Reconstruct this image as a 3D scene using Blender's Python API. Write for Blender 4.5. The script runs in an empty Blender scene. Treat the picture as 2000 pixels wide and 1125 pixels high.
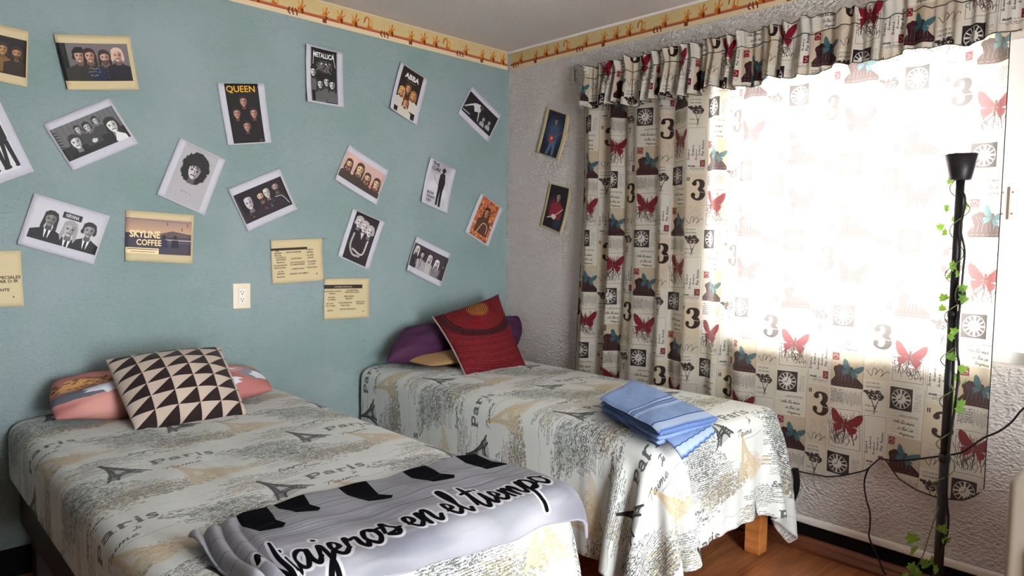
import bpy, bmesh, math, random
import numpy as np
from mathutils import Vector, Matrix

SC = bpy.context.scene
COL = SC.collection
random.seed(7)

# ------------------------------------------------------------------ camera
F_PX = 1362.06
PITCH, YAW, ROLL = 0.0646411, 0.7627861, 0.0162144
CAM = np.array([-3.021575, -3.220218, 1.318547])
_F = np.array([math.sin(YAW)*math.cos(PITCH), math.cos(YAW)*math.cos(PITCH), -math.sin(PITCH)])
_R0 = np.array([math.cos(YAW), -math.sin(YAW), 0.0])
_U0 = np.cross(_R0, _F)
_R = math.cos(ROLL)*_R0 + math.sin(ROLL)*_U0
_U = -math.sin(ROLL)*_R0 + math.cos(ROLL)*_U0
cd = bpy.data.cameras.new('camera')
cam = bpy.data.objects.new('camera', cd)
COL.objects.link(cam)
cd.sensor_width = 36.0
cd.lens = F_PX/2000*36.0
cd.clip_start = 0.03
M = Matrix.Identity(4)
for i in range(3):
    M[i][0] = _R[i]; M[i][1] = _U[i]; M[i][2] = -_F[i]; M[i][3] = CAM[i]
cam.matrix_world = M
SC.camera = cam

# ------------------------------------------------------------------ sky, daylight, exposure
SKY_STRENGTH = 46.0
world = bpy.data.worlds.new('world')
SC.world = world
world.use_nodes = True
bgn = world.node_tree.nodes['Background']
bgn.inputs[0].default_value = (0.93, 0.97, 1.0, 1)
bgn.inputs[1].default_value = SKY_STRENGTH
# portal at the window opening (guides the daylight, gives no light of its own)
WY0, WY1, WZ0, WZ1 = -2.74, -1.47, 0.90, 2.09
def area_light(name, loc, rot, sx, sy, power, color, portal=False):
    l = bpy.data.lights.new(name, 'AREA'); l.shape = 'RECTANGLE'; l.size = sx; l.size_y = sy
    l.energy = power; l.color = color
    o = bpy.data.objects.new(name, l); o.location = loc; o.rotation_euler = rot
    COL.objects.link(o)
    if portal: l.cycles.is_portal = True
    return o
area_light('window_portal', (0.17, (WY0+WY1)/2, (WZ0+WZ1)/2), (0, math.radians(90), 0), WZ1-WZ0, WY1-WY0, 1.0, (1, 1, 1), True)
# weak fill lamp added out of view behind the camera
area_light('fill_light', (-2.0, -4.28, 1.35), (math.radians(90), 0, 0), 0.9, 1.8, 0.6, (1.0, 0.98, 0.95))
SC.view_settings.view_transform = 'Standard'
SC.view_settings.look = 'None'
SC.view_settings.exposure = -0.62
SC.view_settings.gamma = 1.0
SC.view_settings.use_curve_mapping = False
SC.cycles.use_denoising = True
SC.cycles.max_bounces = 10
SC.cycles.diffuse_bounces = 6
SC.cycles.transparent_max_bounces = 12
SC.cycles.sample_clamp_indirect = 12.0

# ------------------------------------------------------------------ measuring: a pixel of the photograph on a plane of the room
def _ray(x, y): return _F + _R*(x-1000)/F_PX - _U*(y-562.5)/F_PX
def on(ax, v, x, y):
    d = _ray(x, y); t = (v-CAM[ax])/d[ax]; return Vector(CAM + t*d)

# ------------------------------------------------------------------ object helpers
def tag(o, label=None, cat=None, group=None, kind=None):
    if label: o['label'] = label
    if cat: o['category'] = cat
    if group: o['group'] = group
    if kind: o['kind'] = kind
    return o
def empty(name, loc, label, cat, group=None):
    o = bpy.data.objects.new(name, None); o.location = loc; o.empty_display_size = 0.05
    COL.objects.link(o); return tag(o, label, cat, group)
def world_of(o):
    b = Matrix.LocRotScale(o.location, o.rotation_euler, o.scale)
    return world_of(o.parent) @ o.matrix_parent_inverse @ b if o.parent else b
def link(name, me, mat=None, parent=None, smooth=True):
    o = bpy.data.objects.new(name, me); COL.objects.link(o)
    if mat: me.materials.append(mat)
    if smooth:
        me.polygons.foreach_set('use_smooth', [True]*len(me.polygons))
    if parent:
        o.parent = parent; o.matrix_parent_inverse = world_of(parent).inverted()
    return o
def mesh(name, verts, faces, uvs=None):
    me = bpy.data.meshes.new(name); me.from_pydata([tuple(v) for v in verts], [], faces)
    if uvs is not None:
        l = me.uv_layers.new(name='UVMap')
        idx = np.empty(len(me.loops), dtype=np.int32); me.loops.foreach_get('vertex_index', idx)
        l.data.foreach_set('uv', np.asarray(uvs, dtype=np.float32)[idx].ravel())
    me.update(); return me
def grid_faces(nu, nv, flip=False, off=0):
    f = []
    for j in range(nv-1):
        for i in range(nu-1):
            a = off+j*nu+i; q = (a, a+1, a+nu+1, a+nu)
            f.append(q[::-1] if flip else q)
    return f
class MB:
    """collects shapes into one bmesh"""
    def __init__(s): s.bm = bmesh.new()
    def box(s, a, b, bevel=0.0, seg=2):
        a = Vector(a); b = Vector(b)
        r = bmesh.ops.create_cube(s.bm, size=1.0)
        vs = r['verts']
        for v in vs:
            v.co = Vector([(a[i]+b[i])/2 + v.co[i]*(b[i]-a[i]) for i in range(3)])
        if bevel > 0:
            es = list({e for v in vs for e in v.link_edges})
            bmesh.ops.bevel(s.bm, geom=es, offset=bevel, segments=seg, affect='EDGES', profile=0.5)
        return s
    def tube(s, pts, r, n=10, closed=False, cap=True):
        pts = [Vector(p) for p in pts]; m = len(pts)
        rs = r if isinstance(r, (list, tuple)) else [r]*m
        rings = []; prev = None
        for i, p in enumerate(pts):
            t = (pts[min(i+1, m-1)]-pts[max(i-1, 0)]).normalized()
            if prev is None:
                a = Vector((0, 0, 1)) if abs(t.z) < 0.9 else Vector((1, 0, 0))
                x = t.cross(a).normalized()
            else:
                x = (prev - t*prev.dot(t)).normalized()
            prev = x; y = t.cross(x)
            rings.append([s.bm.verts.new(p + x*math.cos(2*math.pi*k/n)*rs[i] + y*math.sin(2*math.pi*k/n)*rs[i]) for k in range(n)])
        for i in range(m-1):
            for k in range(n):
                s.bm.faces.new((rings[i][k], rings[i][(k+1) % n], rings[i+1][(k+1) % n], rings[i+1][k]))
        if cap:
            s.bm.faces.new(rings[0][::-1]); s.bm.faces.new(rings[-1])
        return s
    def lathe(s, c, prof, n=24):
        rings = []
        for r, z in prof:
            rings.append([s.bm.verts.new((c[0]+r*math.cos(2*math.pi*k/n), c[1]+r*math.sin(2*math.pi*k/n), c[2]+z)) for k in range(n)])
        for i in range(len(prof)-1):
            for k in range(n):
                s.bm.faces.new((rings[i][k], rings[i][(k+1) % n], rings[i+1][(k+1) % n], rings[i+1][k]))
        return s
    def build(s, name, mat, parent=None, smooth=False):
        bmesh.ops.recalc_face_normals(s.bm, faces=s.bm.faces)
        me = bpy.data.meshes.new(name); s.bm.to_mesh(me); s.bm.free()
        return link(name, me, mat, parent, smooth)
def spline(pts, n=10):
    """Catmull-Rom through points"""
    P = [np.array(p, float) for p in pts]
    if len(P) < 3: return [tuple(p) for p in P]
    Q = [2*P[0]-P[1]] + P + [2*P[-1]-P[-2]]
    out = []
    for i in range(1, len(Q)-2):
        for k in range(n):
            t = k/n
            out.append(0.5*((2*Q[i]) + (-Q[i-1]+Q[i+1])*t + (2*Q[i-1]-5*Q[i]+4*Q[i+1]-Q[i+2])*t*t + (-Q[i-1]+3*Q[i]-3*Q[i+1]+Q[i+2])*t**3))
    out.append(P[-1])
    return [tuple(p) for p in out]

# ------------------------------------------------------------------ materials
def lin(c):
    return tuple(((v/255)/12.92 if v/255 <= 0.04045 else (((v/255)+0.055)/1.055)**2.4) for v in c)
def mat(name, color, rough=0.6, metal=0.0, bump=None, spec=0.3, trans=0.0, sheen=0.0):
    m = bpy.data.materials.new(name); m.use_nodes = True
    nt = m.node_tree; b = nt.nodes['Principled BSDF']
    b.inputs['Base Color'].default_value = (*lin(color), 1)
    b.inputs['Roughness'].default_value = rough
    b.inputs['Metallic'].default_value = metal
    b.inputs['Specular IOR Level'].default_value = spec
    if sheen: b.inputs['Sheen Weight'].default_value = sheen
    if bump: add_bump(m, *bump)
    return m
def add_bump(m, scale, strength, dist=0.002, detail=4.0, rough=0.6, stretch=(1, 1, 1)):
    nt = m.node_tree; b = nt.nodes['Principled BSDF']
    tc = nt.nodes.new('ShaderNodeTexCoord'); mp = nt.nodes.new('ShaderNodeMapping')
    mp.inputs['Scale'].default_value = stretch
    n = nt.nodes.new('ShaderNodeTexNoise'); n.inputs['Scale'].default_value = scale
    n.inputs['Detail'].default_value = detail; n.inputs['Roughness'].default_value = rough
    bp = nt.nodes.new('ShaderNodeBump'); bp.inputs['Strength'].default_value = strength; bp.inputs['Distance'].default_value = dist
    nt.links.new(tc.outputs['Object'], mp.inputs[0]); nt.links.new(mp.outputs[0], n.inputs['Vector'])
    nt.links.new(n.outputs[0], bp.inputs['Height']); nt.links.new(bp.outputs[0], b.inputs['Normal'])
    return n
def mottle(m, c1, c2, scale, lo=0.35, hi=0.65, detail=5.0, stretch=(1, 1, 1)):
    nt = m.node_tree; b = nt.nodes['Principled BSDF']
    tc = nt.nodes.new('ShaderNodeTexCoord'); mp = nt.nodes.new('ShaderNodeMapping'); mp.inputs['Scale'].default_value = stretch
    n = nt.nodes.new('ShaderNodeTexNoise'); n.inputs['Scale'].default_value = scale; n.inputs['Detail'].default_value = detail
    r = nt.nodes.new('ShaderNodeValToRGB')
    r.color_ramp.elements[0].position = lo; r.color_ramp.elements[1].position = hi
    r.color_ramp.elements[0].color = (*lin(c1), 1); r.color_ramp.elements[1].color = (*lin(c2), 1)
    nt.links.new(tc.outputs['Object'], mp.inputs[0]); nt.links.new(mp.outputs[0], n.inputs['Vector'])
    nt.links.new(n.outputs[0], r.inputs[0]); nt.links.new(r.outputs[0], b.inputs['Base Color'])
    return m
def print_mat(name, canvas, rough=0.8, translucent=0.0, bump=None, tint=None, spec=0.15, sheen=0.0, refl=1.0):
    """a printed surface: the print is drawn by this script, see Canvas"""
    m = mat(name, (255, 255, 255), rough, spec=spec, sheen=sheen)
    nt = m.node_tree; b = nt.nodes['Principled BSDF']
    t = nt.nodes.new('ShaderNodeTexImage'); t.image = canvas.image(name); t.interpolation = 'Cubic' if False else 'Linear'
    t.extension = 'REPEAT'
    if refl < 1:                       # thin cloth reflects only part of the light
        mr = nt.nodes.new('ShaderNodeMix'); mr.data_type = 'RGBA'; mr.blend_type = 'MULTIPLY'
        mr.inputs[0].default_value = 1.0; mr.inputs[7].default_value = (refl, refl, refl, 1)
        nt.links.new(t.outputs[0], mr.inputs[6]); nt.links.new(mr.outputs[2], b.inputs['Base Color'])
    else: nt.links.new(t.outputs[0], b.inputs['Base Color'])
    if bump: add_bump(m, *bump)
    if translucent > 0:
        tr = nt.nodes.new('ShaderNodeBsdfTranslucent'); mx = nt.nodes.new('ShaderNodeMixShader')
        mx.inputs[0].default_value = translucent
        src = t.outputs[0]
        if tint:                       # the inks let a share of the daylight through
            mu = nt.nodes.new('ShaderNodeMix'); mu.data_type = 'RGBA'; mu.blend_type = 'MIX'
            mu.inputs[0].default_value = tint[3]; mu.inputs[7].default_value = (*tint[:3], 1)
            nt.links.new(src, mu.inputs[6]); src = mu.outputs[2]
        nt.links.new(src, tr.inputs[0])
        out = nt.nodes['Material Output']
        nt.links.new(b.outputs[0], mx.inputs[1]); nt.links.new(tr.outputs[0], mx.inputs[2])
        nt.links.new(mx.outputs[0], out.inputs[0])
    return m

# ------------------------------------------------------------------ Canvas: flat prints (posters, cloth patterns) drawn procedurally
_txt_cache = {}
def text_tris(s, bold=0.0):
    k = (s, bold)
    if k in _txt_cache: return _txt_cache[k]
    c = bpy.data.curves.new('t', 'FONT'); c.body = s; c.size = 1.0; c.offset = bold; c.resolution_u = 3
    c.fill_mode = 'FRONT'
    o = bpy.data.objects.new('t', c)
    me = o.to_mesh(); me.calc_loop_triangles()
    v = np.array([x.co[:2] for x in me.vertices], float).reshape(-1, 2)
    t = np.array([x.vertices[:] for x in me.loop_triangles], int).reshape(-1, 3)
    tr = v[t] if len(t) else np.zeros((0, 3, 2))
    o.to_mesh_clear(); bpy.data.objects.remove(o); bpy.data.curves.remove(c)
    _txt_cache[k] = tr
    return tr
class Canvas:
    def __init__(s, w, h, bg=(255, 255, 255)):
        s.w, s.h = w, h
        s.a = np.empty((h, w, 3), np.float32); s.a[:] = np.array(bg, np.float32)/255
        s.wrap = False
    def _blend(s, x0, y0, cov, color):
        """cov: coverage array, top-left pixel (x0,y0); wraps round when s.wrap"""
        h, w = cov.shape
        c = np.array(color, np.float32)/255
        if s.wrap:
            ys = (np.arange(y0, y0+h)) % s.h; xs = (np.arange(x0, x0+w)) % s.w
            sub = s.a[np.ix_(ys, xs)]
            s.a[np.ix_(ys, xs)] = sub*(1-cov[..., None]) + c*cov[..., None]
            return
        xa, ya = max(x0, 0), max(y0, 0); xb, yb = min(x0+w, s.w), min(y0+h, s.h)
        if xa >= xb or ya >= yb: return
        k = cov[ya-y0:yb-y0, xa-x0:xb-x0, None]
        s.a[ya:yb, xa:xb] = s.a[ya:yb, xa:xb]*(1-k) + c*k
    def polys(s, plist, color, alpha=1.0, ss=3):
        """even-odd fill of several rings"""
        allp = np.concatenate([np.asarray(p, float) for p in plist])
        x0, y0 = np.floor(allp.min(0)).astype(int)-1; x1, y1 = np.ceil(allp.max(0)).astype(int)+1
        if not s.wrap:
            x0 = max(x0, -2); y0 = max(y0, -2); x1 = min(x1, s.w+2); y1 = min(y1, s.h+2)
        if x1 <= x0 or y1 <= y0: return
        W, H = (x1-x0)*ss, (y1-y0)*ss
        cnt = np.zeros((H, W+1), np.int32)
        ysamp = (np.arange(H)+0.5)/ss + y0
        for p in plist:
            p = np.asarray(p, float); q = np.roll(p, -1, 0)
            for (ax, ay), (bx, by) in zip(p, q):
                if ay == by: continue
                lo, hi = min(ay, by), max(ay, by)
                r = np.nonzero((ysamp >= lo) & (ysamp < hi))[0]
                if len(r) == 0: continue
                xs = ax+(ysamp[r]-ay)*(bx-ax)/(by-ay)
                xi = np.clip(np.ceil((xs-x0)*ss-0.5).astype(int), 0, W)
                np.add.at(cnt, (r, xi), 1)
        m = (np.cumsum(cnt, 1)[:, :W] % 2).astype(np.float32)
        cov = m.reshape(y1-y0, ss, x1-x0, ss).mean((1, 3))*alpha
        s._blend(x0, y0, cov, color)
    def poly(s, p, color, alpha=1.0): s.polys([p], color, alpha)
    def rect(s, x0, y0, x1, y1, color, alpha=1.0): s.poly([(x0, y0), (x1, y0), (x1, y1), (x0, y1)], color, alpha)
    def ell(s, cx, cy, rx, ry, color, alpha=1.0, rot=0.0, n=28):
        t = np.linspace(0, 2*np.pi, n, endpoint=False); x = rx*np.cos(t); y = ry*np.sin(t)
        s.poly(np.stack([cx+x*math.cos(rot)-y*math.sin(rot), cy+x*math.sin(rot)+y*math.cos(rot)], 1), color, alpha)
    def blob(s, cx, cy, rx, ry, color, seed=0, rough=0.25, alpha=1.0, n=22):
        rr = np.random.RandomState(seed); t = np.linspace(0, 2*np.pi, n, endpoint=False)
        k = 1+rough*(rr.rand(n)-0.5)*2
        s.poly(np.stack([cx+rx*k*np.cos(t), cy+ry*k*np.sin(t)], 1), color, alpha)
    def soft(s, cx, cy, rx, ry, color, alpha=1.0):
        x0, x1, y0, y1 = int(cx-rx), int(cx+rx)+1, int(cy-ry), int(cy+ry)+1
        yy, xx = np.mgrid[y0:y1, x0:x1]
        d = ((xx-cx)/rx)**2+((yy-cy)/ry)**2
        s._blend(x0, y0, (np.clip(1-d, 0, 1)*alpha).astype(np.float32), color)
    def brush(s, pts, w, color, alpha=1.0, smooth=True, n=8):
        """stroke of (varying) width w through pts"""
        pts = np.asarray(pts, float)
        ws = np.full(len(pts), w, float) if np.isscalar(w) else np.asarray(w, float)
        P = np.concatenate([pts, ws[:, None]], 1)
        if smooth and len(P) > 2: P = np.array(spline([tuple(p) for p in P], n))
        x0, y0 = np.floor((P[:, :2]-P[:, 2:3]).min(0)).astype(int)-1
        x1, y1 = np.ceil((P[:, :2]+P[:, 2:3]).max(0)).astype(int)+2
        if not s.wrap and (x1 < 0 or y1 < 0 or x0 > s.w or y0 > s.h): return
        cov = np.zeros((y1-y0, x1-x0), np.float32)
        for a, b in zip(P[:-1], P[1:]):
            rad = max(a[2], b[2])/2+1.0
            u0 = int(max(min(a[0], b[0])-rad-x0, 0)); u1 = int(max(a[0], b[0])+rad-x0)+2
            v0 = int(max(min(a[1], b[1])-rad-y0, 0)); v1 = int(max(a[1], b[1])+rad-y0)+2
            yy, xx = np.mgrid[v0:min(v1, y1-y0), u0:min(u1, x1-x0)]
            if yy.size == 0: continue
            px = xx+x0+0.5-a[0]; py = yy+y0+0.5-a[1]
            dx, dy = b[0]-a[0], b[1]-a[1]; L = dx*dx+dy*dy
            t = np.clip((px*dx+py*dy)/L, 0, 1) if L > 1e-9 else np.zeros_like(px)
            d = np.hypot(px-t*dx, py-t*dy); r = (a[2]+(b[2]-a[2])*t)/2
            c = np.clip(r-d+0.5, 0, 1)
            sl = cov[v0:v0+yy.shape[0], u0:u0+yy.shape[1]]
            np.maximum(sl, c, out=sl)
        s._blend(x0, y0, cov*alpha, color)
    def text(s, body, x, y, size, color, rot=0.0, shear=0.0, bold=0.0, sx=1.0, alpha=1.0, center=False):
        """size: em in px; (x,y) baseline start"""
        tr = text_tris(body, bold)
        if len(tr) == 0: return
        p = tr.copy()
        if center: p[..., 0] -= (p[..., 0].min()+p[..., 0].max())/2
        p[..., 0] = (p[..., 0]*sx + p[..., 1]*shear)
        p *= size; p[..., 1] *= -1
        c, sn = math.cos(rot), math.sin(rot)
        X = p[..., 0]*c-p[..., 1]*sn+x; Y = p[..., 0]*sn+p[..., 1]*c+y
        ss = 3
        x0, y0 = int(math.floor(X.min()))-1, int(math.floor(Y.min()))-1
        x1, y1 = int(math.ceil(X.max()))+1, int(math.ceil(Y.max()))+1
        W, H = (x1-x0)*ss, (y1-y0)*ss
        m = np.zeros((H, W), bool)
        for k in range(len(X)):
            tx = (X[k]-x0)*ss; ty = (Y[k]-y0)*ss
            u0, u1 = int(tx.min()), int(tx.max())+2; v0, v1 = int(ty.min()), int(ty.max())+2
            yy, xx = np.mgrid[v0:min(v1, H), u0:min(u1, W)]
            xx = xx+0.5; yy = yy+0.5
            e = [(tx[(i+1) % 3]-tx[i])*(yy-ty[i])-(ty[(i+1) % 3]-ty[i])*(xx-tx[i]) for i in range(3)]
            ins = ((e[0] >= 0) & (e[1] >= 0) & (e[2] >= 0)) | ((e[0] <= 0) & (e[1] <= 0) & (e[2] <= 0))
            m[v0:v0+yy.shape[0], u0:u0+yy.shape[1]] |= ins
        s._blend(x0, y0, m.astype(np.float32).reshape(y1-y0, ss, x1-x0, ss).mean((1, 3))*alpha, color)
    def noise(s, amp, cell, seed=0, box=None):
        r = np.random.RandomState(seed); gh, gw = int(s.h/cell)+2, int(s.w/cell)+2
        g = r.rand(gh, gw)-0.5
        yi = np.linspace(0, gh-2, s.h); xi = np.linspace(0, gw-2, s.w)
        y0 = yi.astype(int); x0 = xi.astype(int); fy = (yi-y0)[:, None]; fx = (xi-x0)[None]
        n = g[np.ix_(y0, x0)]*(1-fy)*(1-fx)+g[np.ix_(y0+1, x0)]*fy*(1-fx)+g[np.ix_(y0, x0+1)]*(1-fy)*fx+g[np.ix_(y0+1, x0+1)]*fy*fx
        if box:
            k = np.zeros_like(n); k[box[1]:box[3], box[0]:box[2]] = 1; n = n*k
        s.a += (n*amp/255)[..., None].astype(np.float32)
    def image(s, name):
        im = bpy.data.images.new(name, s.w, s.h, alpha=False)
        buf = np.ones((s.h, s.w, 4), np.float32); buf[..., :3] = np.clip(s.a[::-1], 0, 1)
        im.pixels.foreach_set(buf.ravel()); im.update(); im.pack()
        return im

# handwriting strokes, x-height 1, y up; each glyph: (strokes, advance)
GL = {
 'i': ([[(0, 0.25), (.22, .95), (.25, .9), (.22, .25), (.38, .02), (.62, .3)], [(.36, 1.42), (.38, 1.46)]], .6),
 'a': ([[(.95, .85), (.6, 1.0), (.15, .62), (.12, .15), (.45, .02), (.8, .45), (.95, .9), (.88, .3), (1.05, .02), (1.35, .3)]], 1.3),
 'j': ([[(.0, .3), (.35, .95), (.36, .2), (.25, -.75), (-.12, -.95), (-.05, -.5), (.65, .25)], [(.42, 1.42), (.44, 1.46)]], .62),
 'e': ([[(0, .3), (.55, .55), (.62, .88), (.38, 1.0), (.14, .6), (.2, .15), (.5, .0), (.95, .32)]], .92),
 'r': ([[(0, .3), (.28, .98), (.36, 1.08), (.42, .85), (.8, .88), (.72, .3), (.85, .02), (1.1, .3)]], 1.05),
 'o': ([[(.72, .95), (.35, 1.0), (.08, .5), (.35, .0), (.75, .25), (.82, .75), (.6, 1.0), (.7, .8), (1.1, .82)]], 1.05),
 's': ([[(0, .3), (.42, 1.1), (.5, .75), (.75, .3), (.5, -.02), (.12, .15), (.55, .2), (.95, .4)]], .9),
 'n': ([[(0, .3), (.2, .95), (.22, .5), (.18, .02), (.3, .55), (.62, .98), (.75, .75), (.72, .2), (.92, .02), (1.2, .3)]], 1.15),
 'm': ([[(0, .3), (.2, .95), (.22, .5), (.18, .02), (.3, .55), (.55, .98), (.66, .7), (.62, .02), (.75, .55), (1.0, .98), (1.12, .7), (1.1, .2), (1.28, .02), (1.5, .3)]], 1.5),
 'l': ([[(0, .3), (.45, 1.3), (.48, 2.0), (.28, 2.0), (.2, 1.2), (.25, .2), (.45, .0), (.75, .3)]], .7),
 't': ([[(0, .3), (.35, 1.2), (.42, 1.9), (.32, 1.2), (.28, .25), (.48, .0), (.8, .3)], [(.0, 1.32), (.45, 1.38), (.85, 1.42)]], .78),
 'p': ([[(0, .3), (.25, 1.0), (.22, .2), (.12, -.95), (.25, .4), (.6, 1.02), (.9, .65), (.72, .08), (.35, .1), (1.15, .35)]], 1.1),
 'u': ([[(0, .35), (.2, .95), (.2, .3), (.42, .0), (.7, .4), (.8, .95), (.78, .3), (.92, .02), (1.15, .3)]], 1.12),
 'c': ([[(.75, .8), (.5, 1.0), (.15, .6), (.25, .08), (.6, .02), (.95, .32)]], .9),
 'd': ([[(.8, .85), (.45, 1.0), (.1, .5), (.35, .0), (.75, .5), (.95, 2.0), (.85, .3), (1.0, .02), (1.3, .3)]], 1.2),
 'V': ([[(-.25, 1.55), (.15, 1.95), (.4, 1.2), (.75, .0), (1.05, 1.2), (1.5, 2.1)]], 1.25),
 'J': ([[(-.1, 1.7), (.5, 1.95), (1.2, 1.9)], [(.7, 1.9), (.72, .6), (.5, -.5), (.0, -.6), (.2, -.1), (.9, .3)]], 1.0),
 'T': ([[(-.3, 1.6), (.3, 1.8), (1.3, 1.9)], [(.55, 1.85), (.5, .8), (.35, -.1)]], 1.0),
 'B': ([[(.3, 1.9), (.22, .9), (.1, .0)], [(-.1, 1.6), (.5, 2.05), (1.0, 1.6), (.4, 1.05), (1.05, .7), (.8, .05), (.1, .1)]], 1.2),
 'P': ([[(.3, 1.9), (.22, .9), (.1, -.1)], [(-.1, 1.5), (.5, 2.05), (1.05, 1.5), (.7, 1.0), (.3, 1.0)]], 1.1),
 "'": ([[(.1, 2.0), (.05, 1.6)]], .25), ' ': ([], .55)}
def script(cv, s, x, y, h, w, color, rot=0.0, slant=0.25, alpha=1.0, sx=1.0, halo=None):
    """cursive writing with x-height h px"""
    c, sn = math.cos(rot), math.sin(rot)
    lines = []; cx = 0.0
    for ch in s:
        st, adv = GL[ch]
        for g in st:
            P = [((cx+px+slant*py)*h*sx, -py*h) for px, py in g]
            lines.append([(x+a*c-b*sn, y+a*sn+b*c) for a, b in P])
        cx += adv
    if halo:
        for L in lines: cv.brush(L, w+halo[0], halo[1])
    for L in lines:
        if len(L) > 3:
            ws = [w*(0.75+0.45*abs(math.sin(i*1.7))) for i in range(len(L))]
        else: ws = [w]*len(L)
        cv.brush(L, ws, color, alpha)
    return cx*h*sx
def scribble(cv, x0, y0, x1, y1, lh, color, w=1.0, seed=0, alpha=0.8, rot=0.0, dens=1.0, rag=0.15):
    """rows of illegible running handwriting"""
    r = np.random.RandomState(seed); c, sn = math.cos(rot), math.sin(rot)
    n = max(1, int((y1-y0)/lh))
    for k in range(n):
        yy = y0+(k+0.5)*lh; xa = x0+(x1-x0)*rag*r.rand(); xb = x1-(x1-x0)*rag*r.rand()
        x = xa
        while x < xb:
            L = lh*(1.2+2.5*r.rand()); pts = []
            t = x
            while t < min(x+L, xb):
                pts.append((t, yy+(r.rand()-0.5)*lh*0.62)); t += lh*0.2*(0.6+0.8*r.rand())
            if len(pts) > 2 and r.rand() < dens:
                P = [(x0+(a-x0)*c-(b-y0)*sn, y0+(a-x0)*sn+(b-y0)*c) for a, b in pts]
                cv.brush(P, w, color, alpha, n=3)
            x += L+lh*0.35
def speckle(cv, cx, cy, rx, ry, color, n, size, seed=0, alpha=0.85, horiz=1.6):
    r = np.random.RandomState(seed)
    for k in range(n):
        a = 2*math.pi*r.rand(); q = math.sqrt(r.rand())
        cv.blob(cx+rx*q*math.cos(a), cy+ry*q*math.sin(a), size*(0.4+r.rand())*horiz, size*(0.3+0.7*r.rand()), color, seed*1000+k, 0.6, alpha, n=7)

# ------------------------------------------------------------------ cloth prints
def eiffel(cv, x, y, h, w, col, alpha=1.0, rot=0.0, lattice=True):
    """iron lattice tower, apex at (x,y), height h, base width w"""
    c, sn = math.cos(rot), math.sin(rot)
    T = lambda a, b: (x+a*c-b*sn, y+a*sn+b*c)
    def prof(t): return w/2*(0.03+0.97*t**2.1)
    L = [T(-prof(t), t*h) for t in np.linspace(0, 1, 14)]; R = [T(prof(t), t*h) for t in np.linspace(1, 0, 14)]
    inner = [T(-w*.27, h), T(-w*.2, h*.88), T(-w*.08, h*.8), T(w*.08, h*.8), T(w*.2, h*.88), T(w*.27, h)]
    cv.polys([L+R], col, alpha*0.25)
    for sgn in (-1, 1):
        for k in (1.0, 0.55):
            P = [T(sgn*prof(t)*k if t < .8 or k == 1 else sgn*w*(.11+.16*(t-.8)/.2), t*h) for t in np.linspace(0, 1, 12)]
            cv.brush(P, max(1.2, w*.06), col, alpha, n=2)
    for t in (.28, .5, .74, .8):
        cv.brush([T(-prof(t)*1.15, t*h), T(prof(t)*1.15, t*h)], max(1.2, w*.05), col, alpha)
    cv.brush([T(-w*.27, h), T(-w*.18, h*.88), T(0, h*.82), T(w*.18, h*.88), T(w*.27, h)], max(1.2, w*.05), col, alpha)
    if lattice:
        ts = np.linspace(.1, .97, 15)
        for a, b in zip(ts[:-1], ts[1:]):
            for sgn in (-1, 1):
                ia = .5 if a > .5 else -1.0
                ib = .55 if b > .5 else -1.0
                cv.brush([T(sgn*prof(a), a*h), T(sgn*prof(b)*ib, b*h)], max(1, w*.024), col, alpha)
                cv.brush([T(sgn*prof(a)*ia, a*h), T(sgn*prof(b), b*h)], max(1, w*.024), col, alpha)
def slab_paris(cv, x, y, h, col, alpha=1.0, sx=1.0):
    """the word Paris in fat slab letters; (x,y) baseline start, h cap height"""
    def S(pts, w): cv.brush([(x+a*h*sx, y-b*h) for a, b in pts], w*h*1.2, col, alpha)
    def bar(x0, x1, b): cv.rect(x+x0*h*sx, y-(b+.04)*h, x+x1*h*sx, y-(b-.05)*h, col, alpha)
    cv.rect(x+.12*h*sx, y-h, x+.38*h*sx, y, col, alpha); bar(0, .55, .05); bar(0, .5, .96)
    S([(.35, .93), (.72, .9), (.8, .7), (.7, .5), (.35, .47)], .17)
    S([(1.1, .55), (1.35, .62), (1.5, .5), (1.5, .1)], .17); S([(1.5, .35), (1.15, .32), (1.08, .14), (1.3, .06), (1.5, .2)], .13); bar(1.42, 1.72, .05)
    S([(1.95, .62), (1.95, .05)], .2); S([(2.0, .45), (2.15, .62), (2.38, .58)], .15); bar(1.82, 2.15, .05); bar(1.8, 2.0, .6)
    S([(2.7, .6), (2.7, .05)], .2); bar(2.52, 2.88, .05); bar(2.55, 2.75, .6); cv.ell(x+2.7*h*sx, y-.88*h, .12*h, .12*h, col, alpha)
    S([(3.42, .55), (3.2, .63), (3.08, .5), (3.25, .34), (3.42, .22), (3.3, .05), (3.05, .1)], .15)
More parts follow.
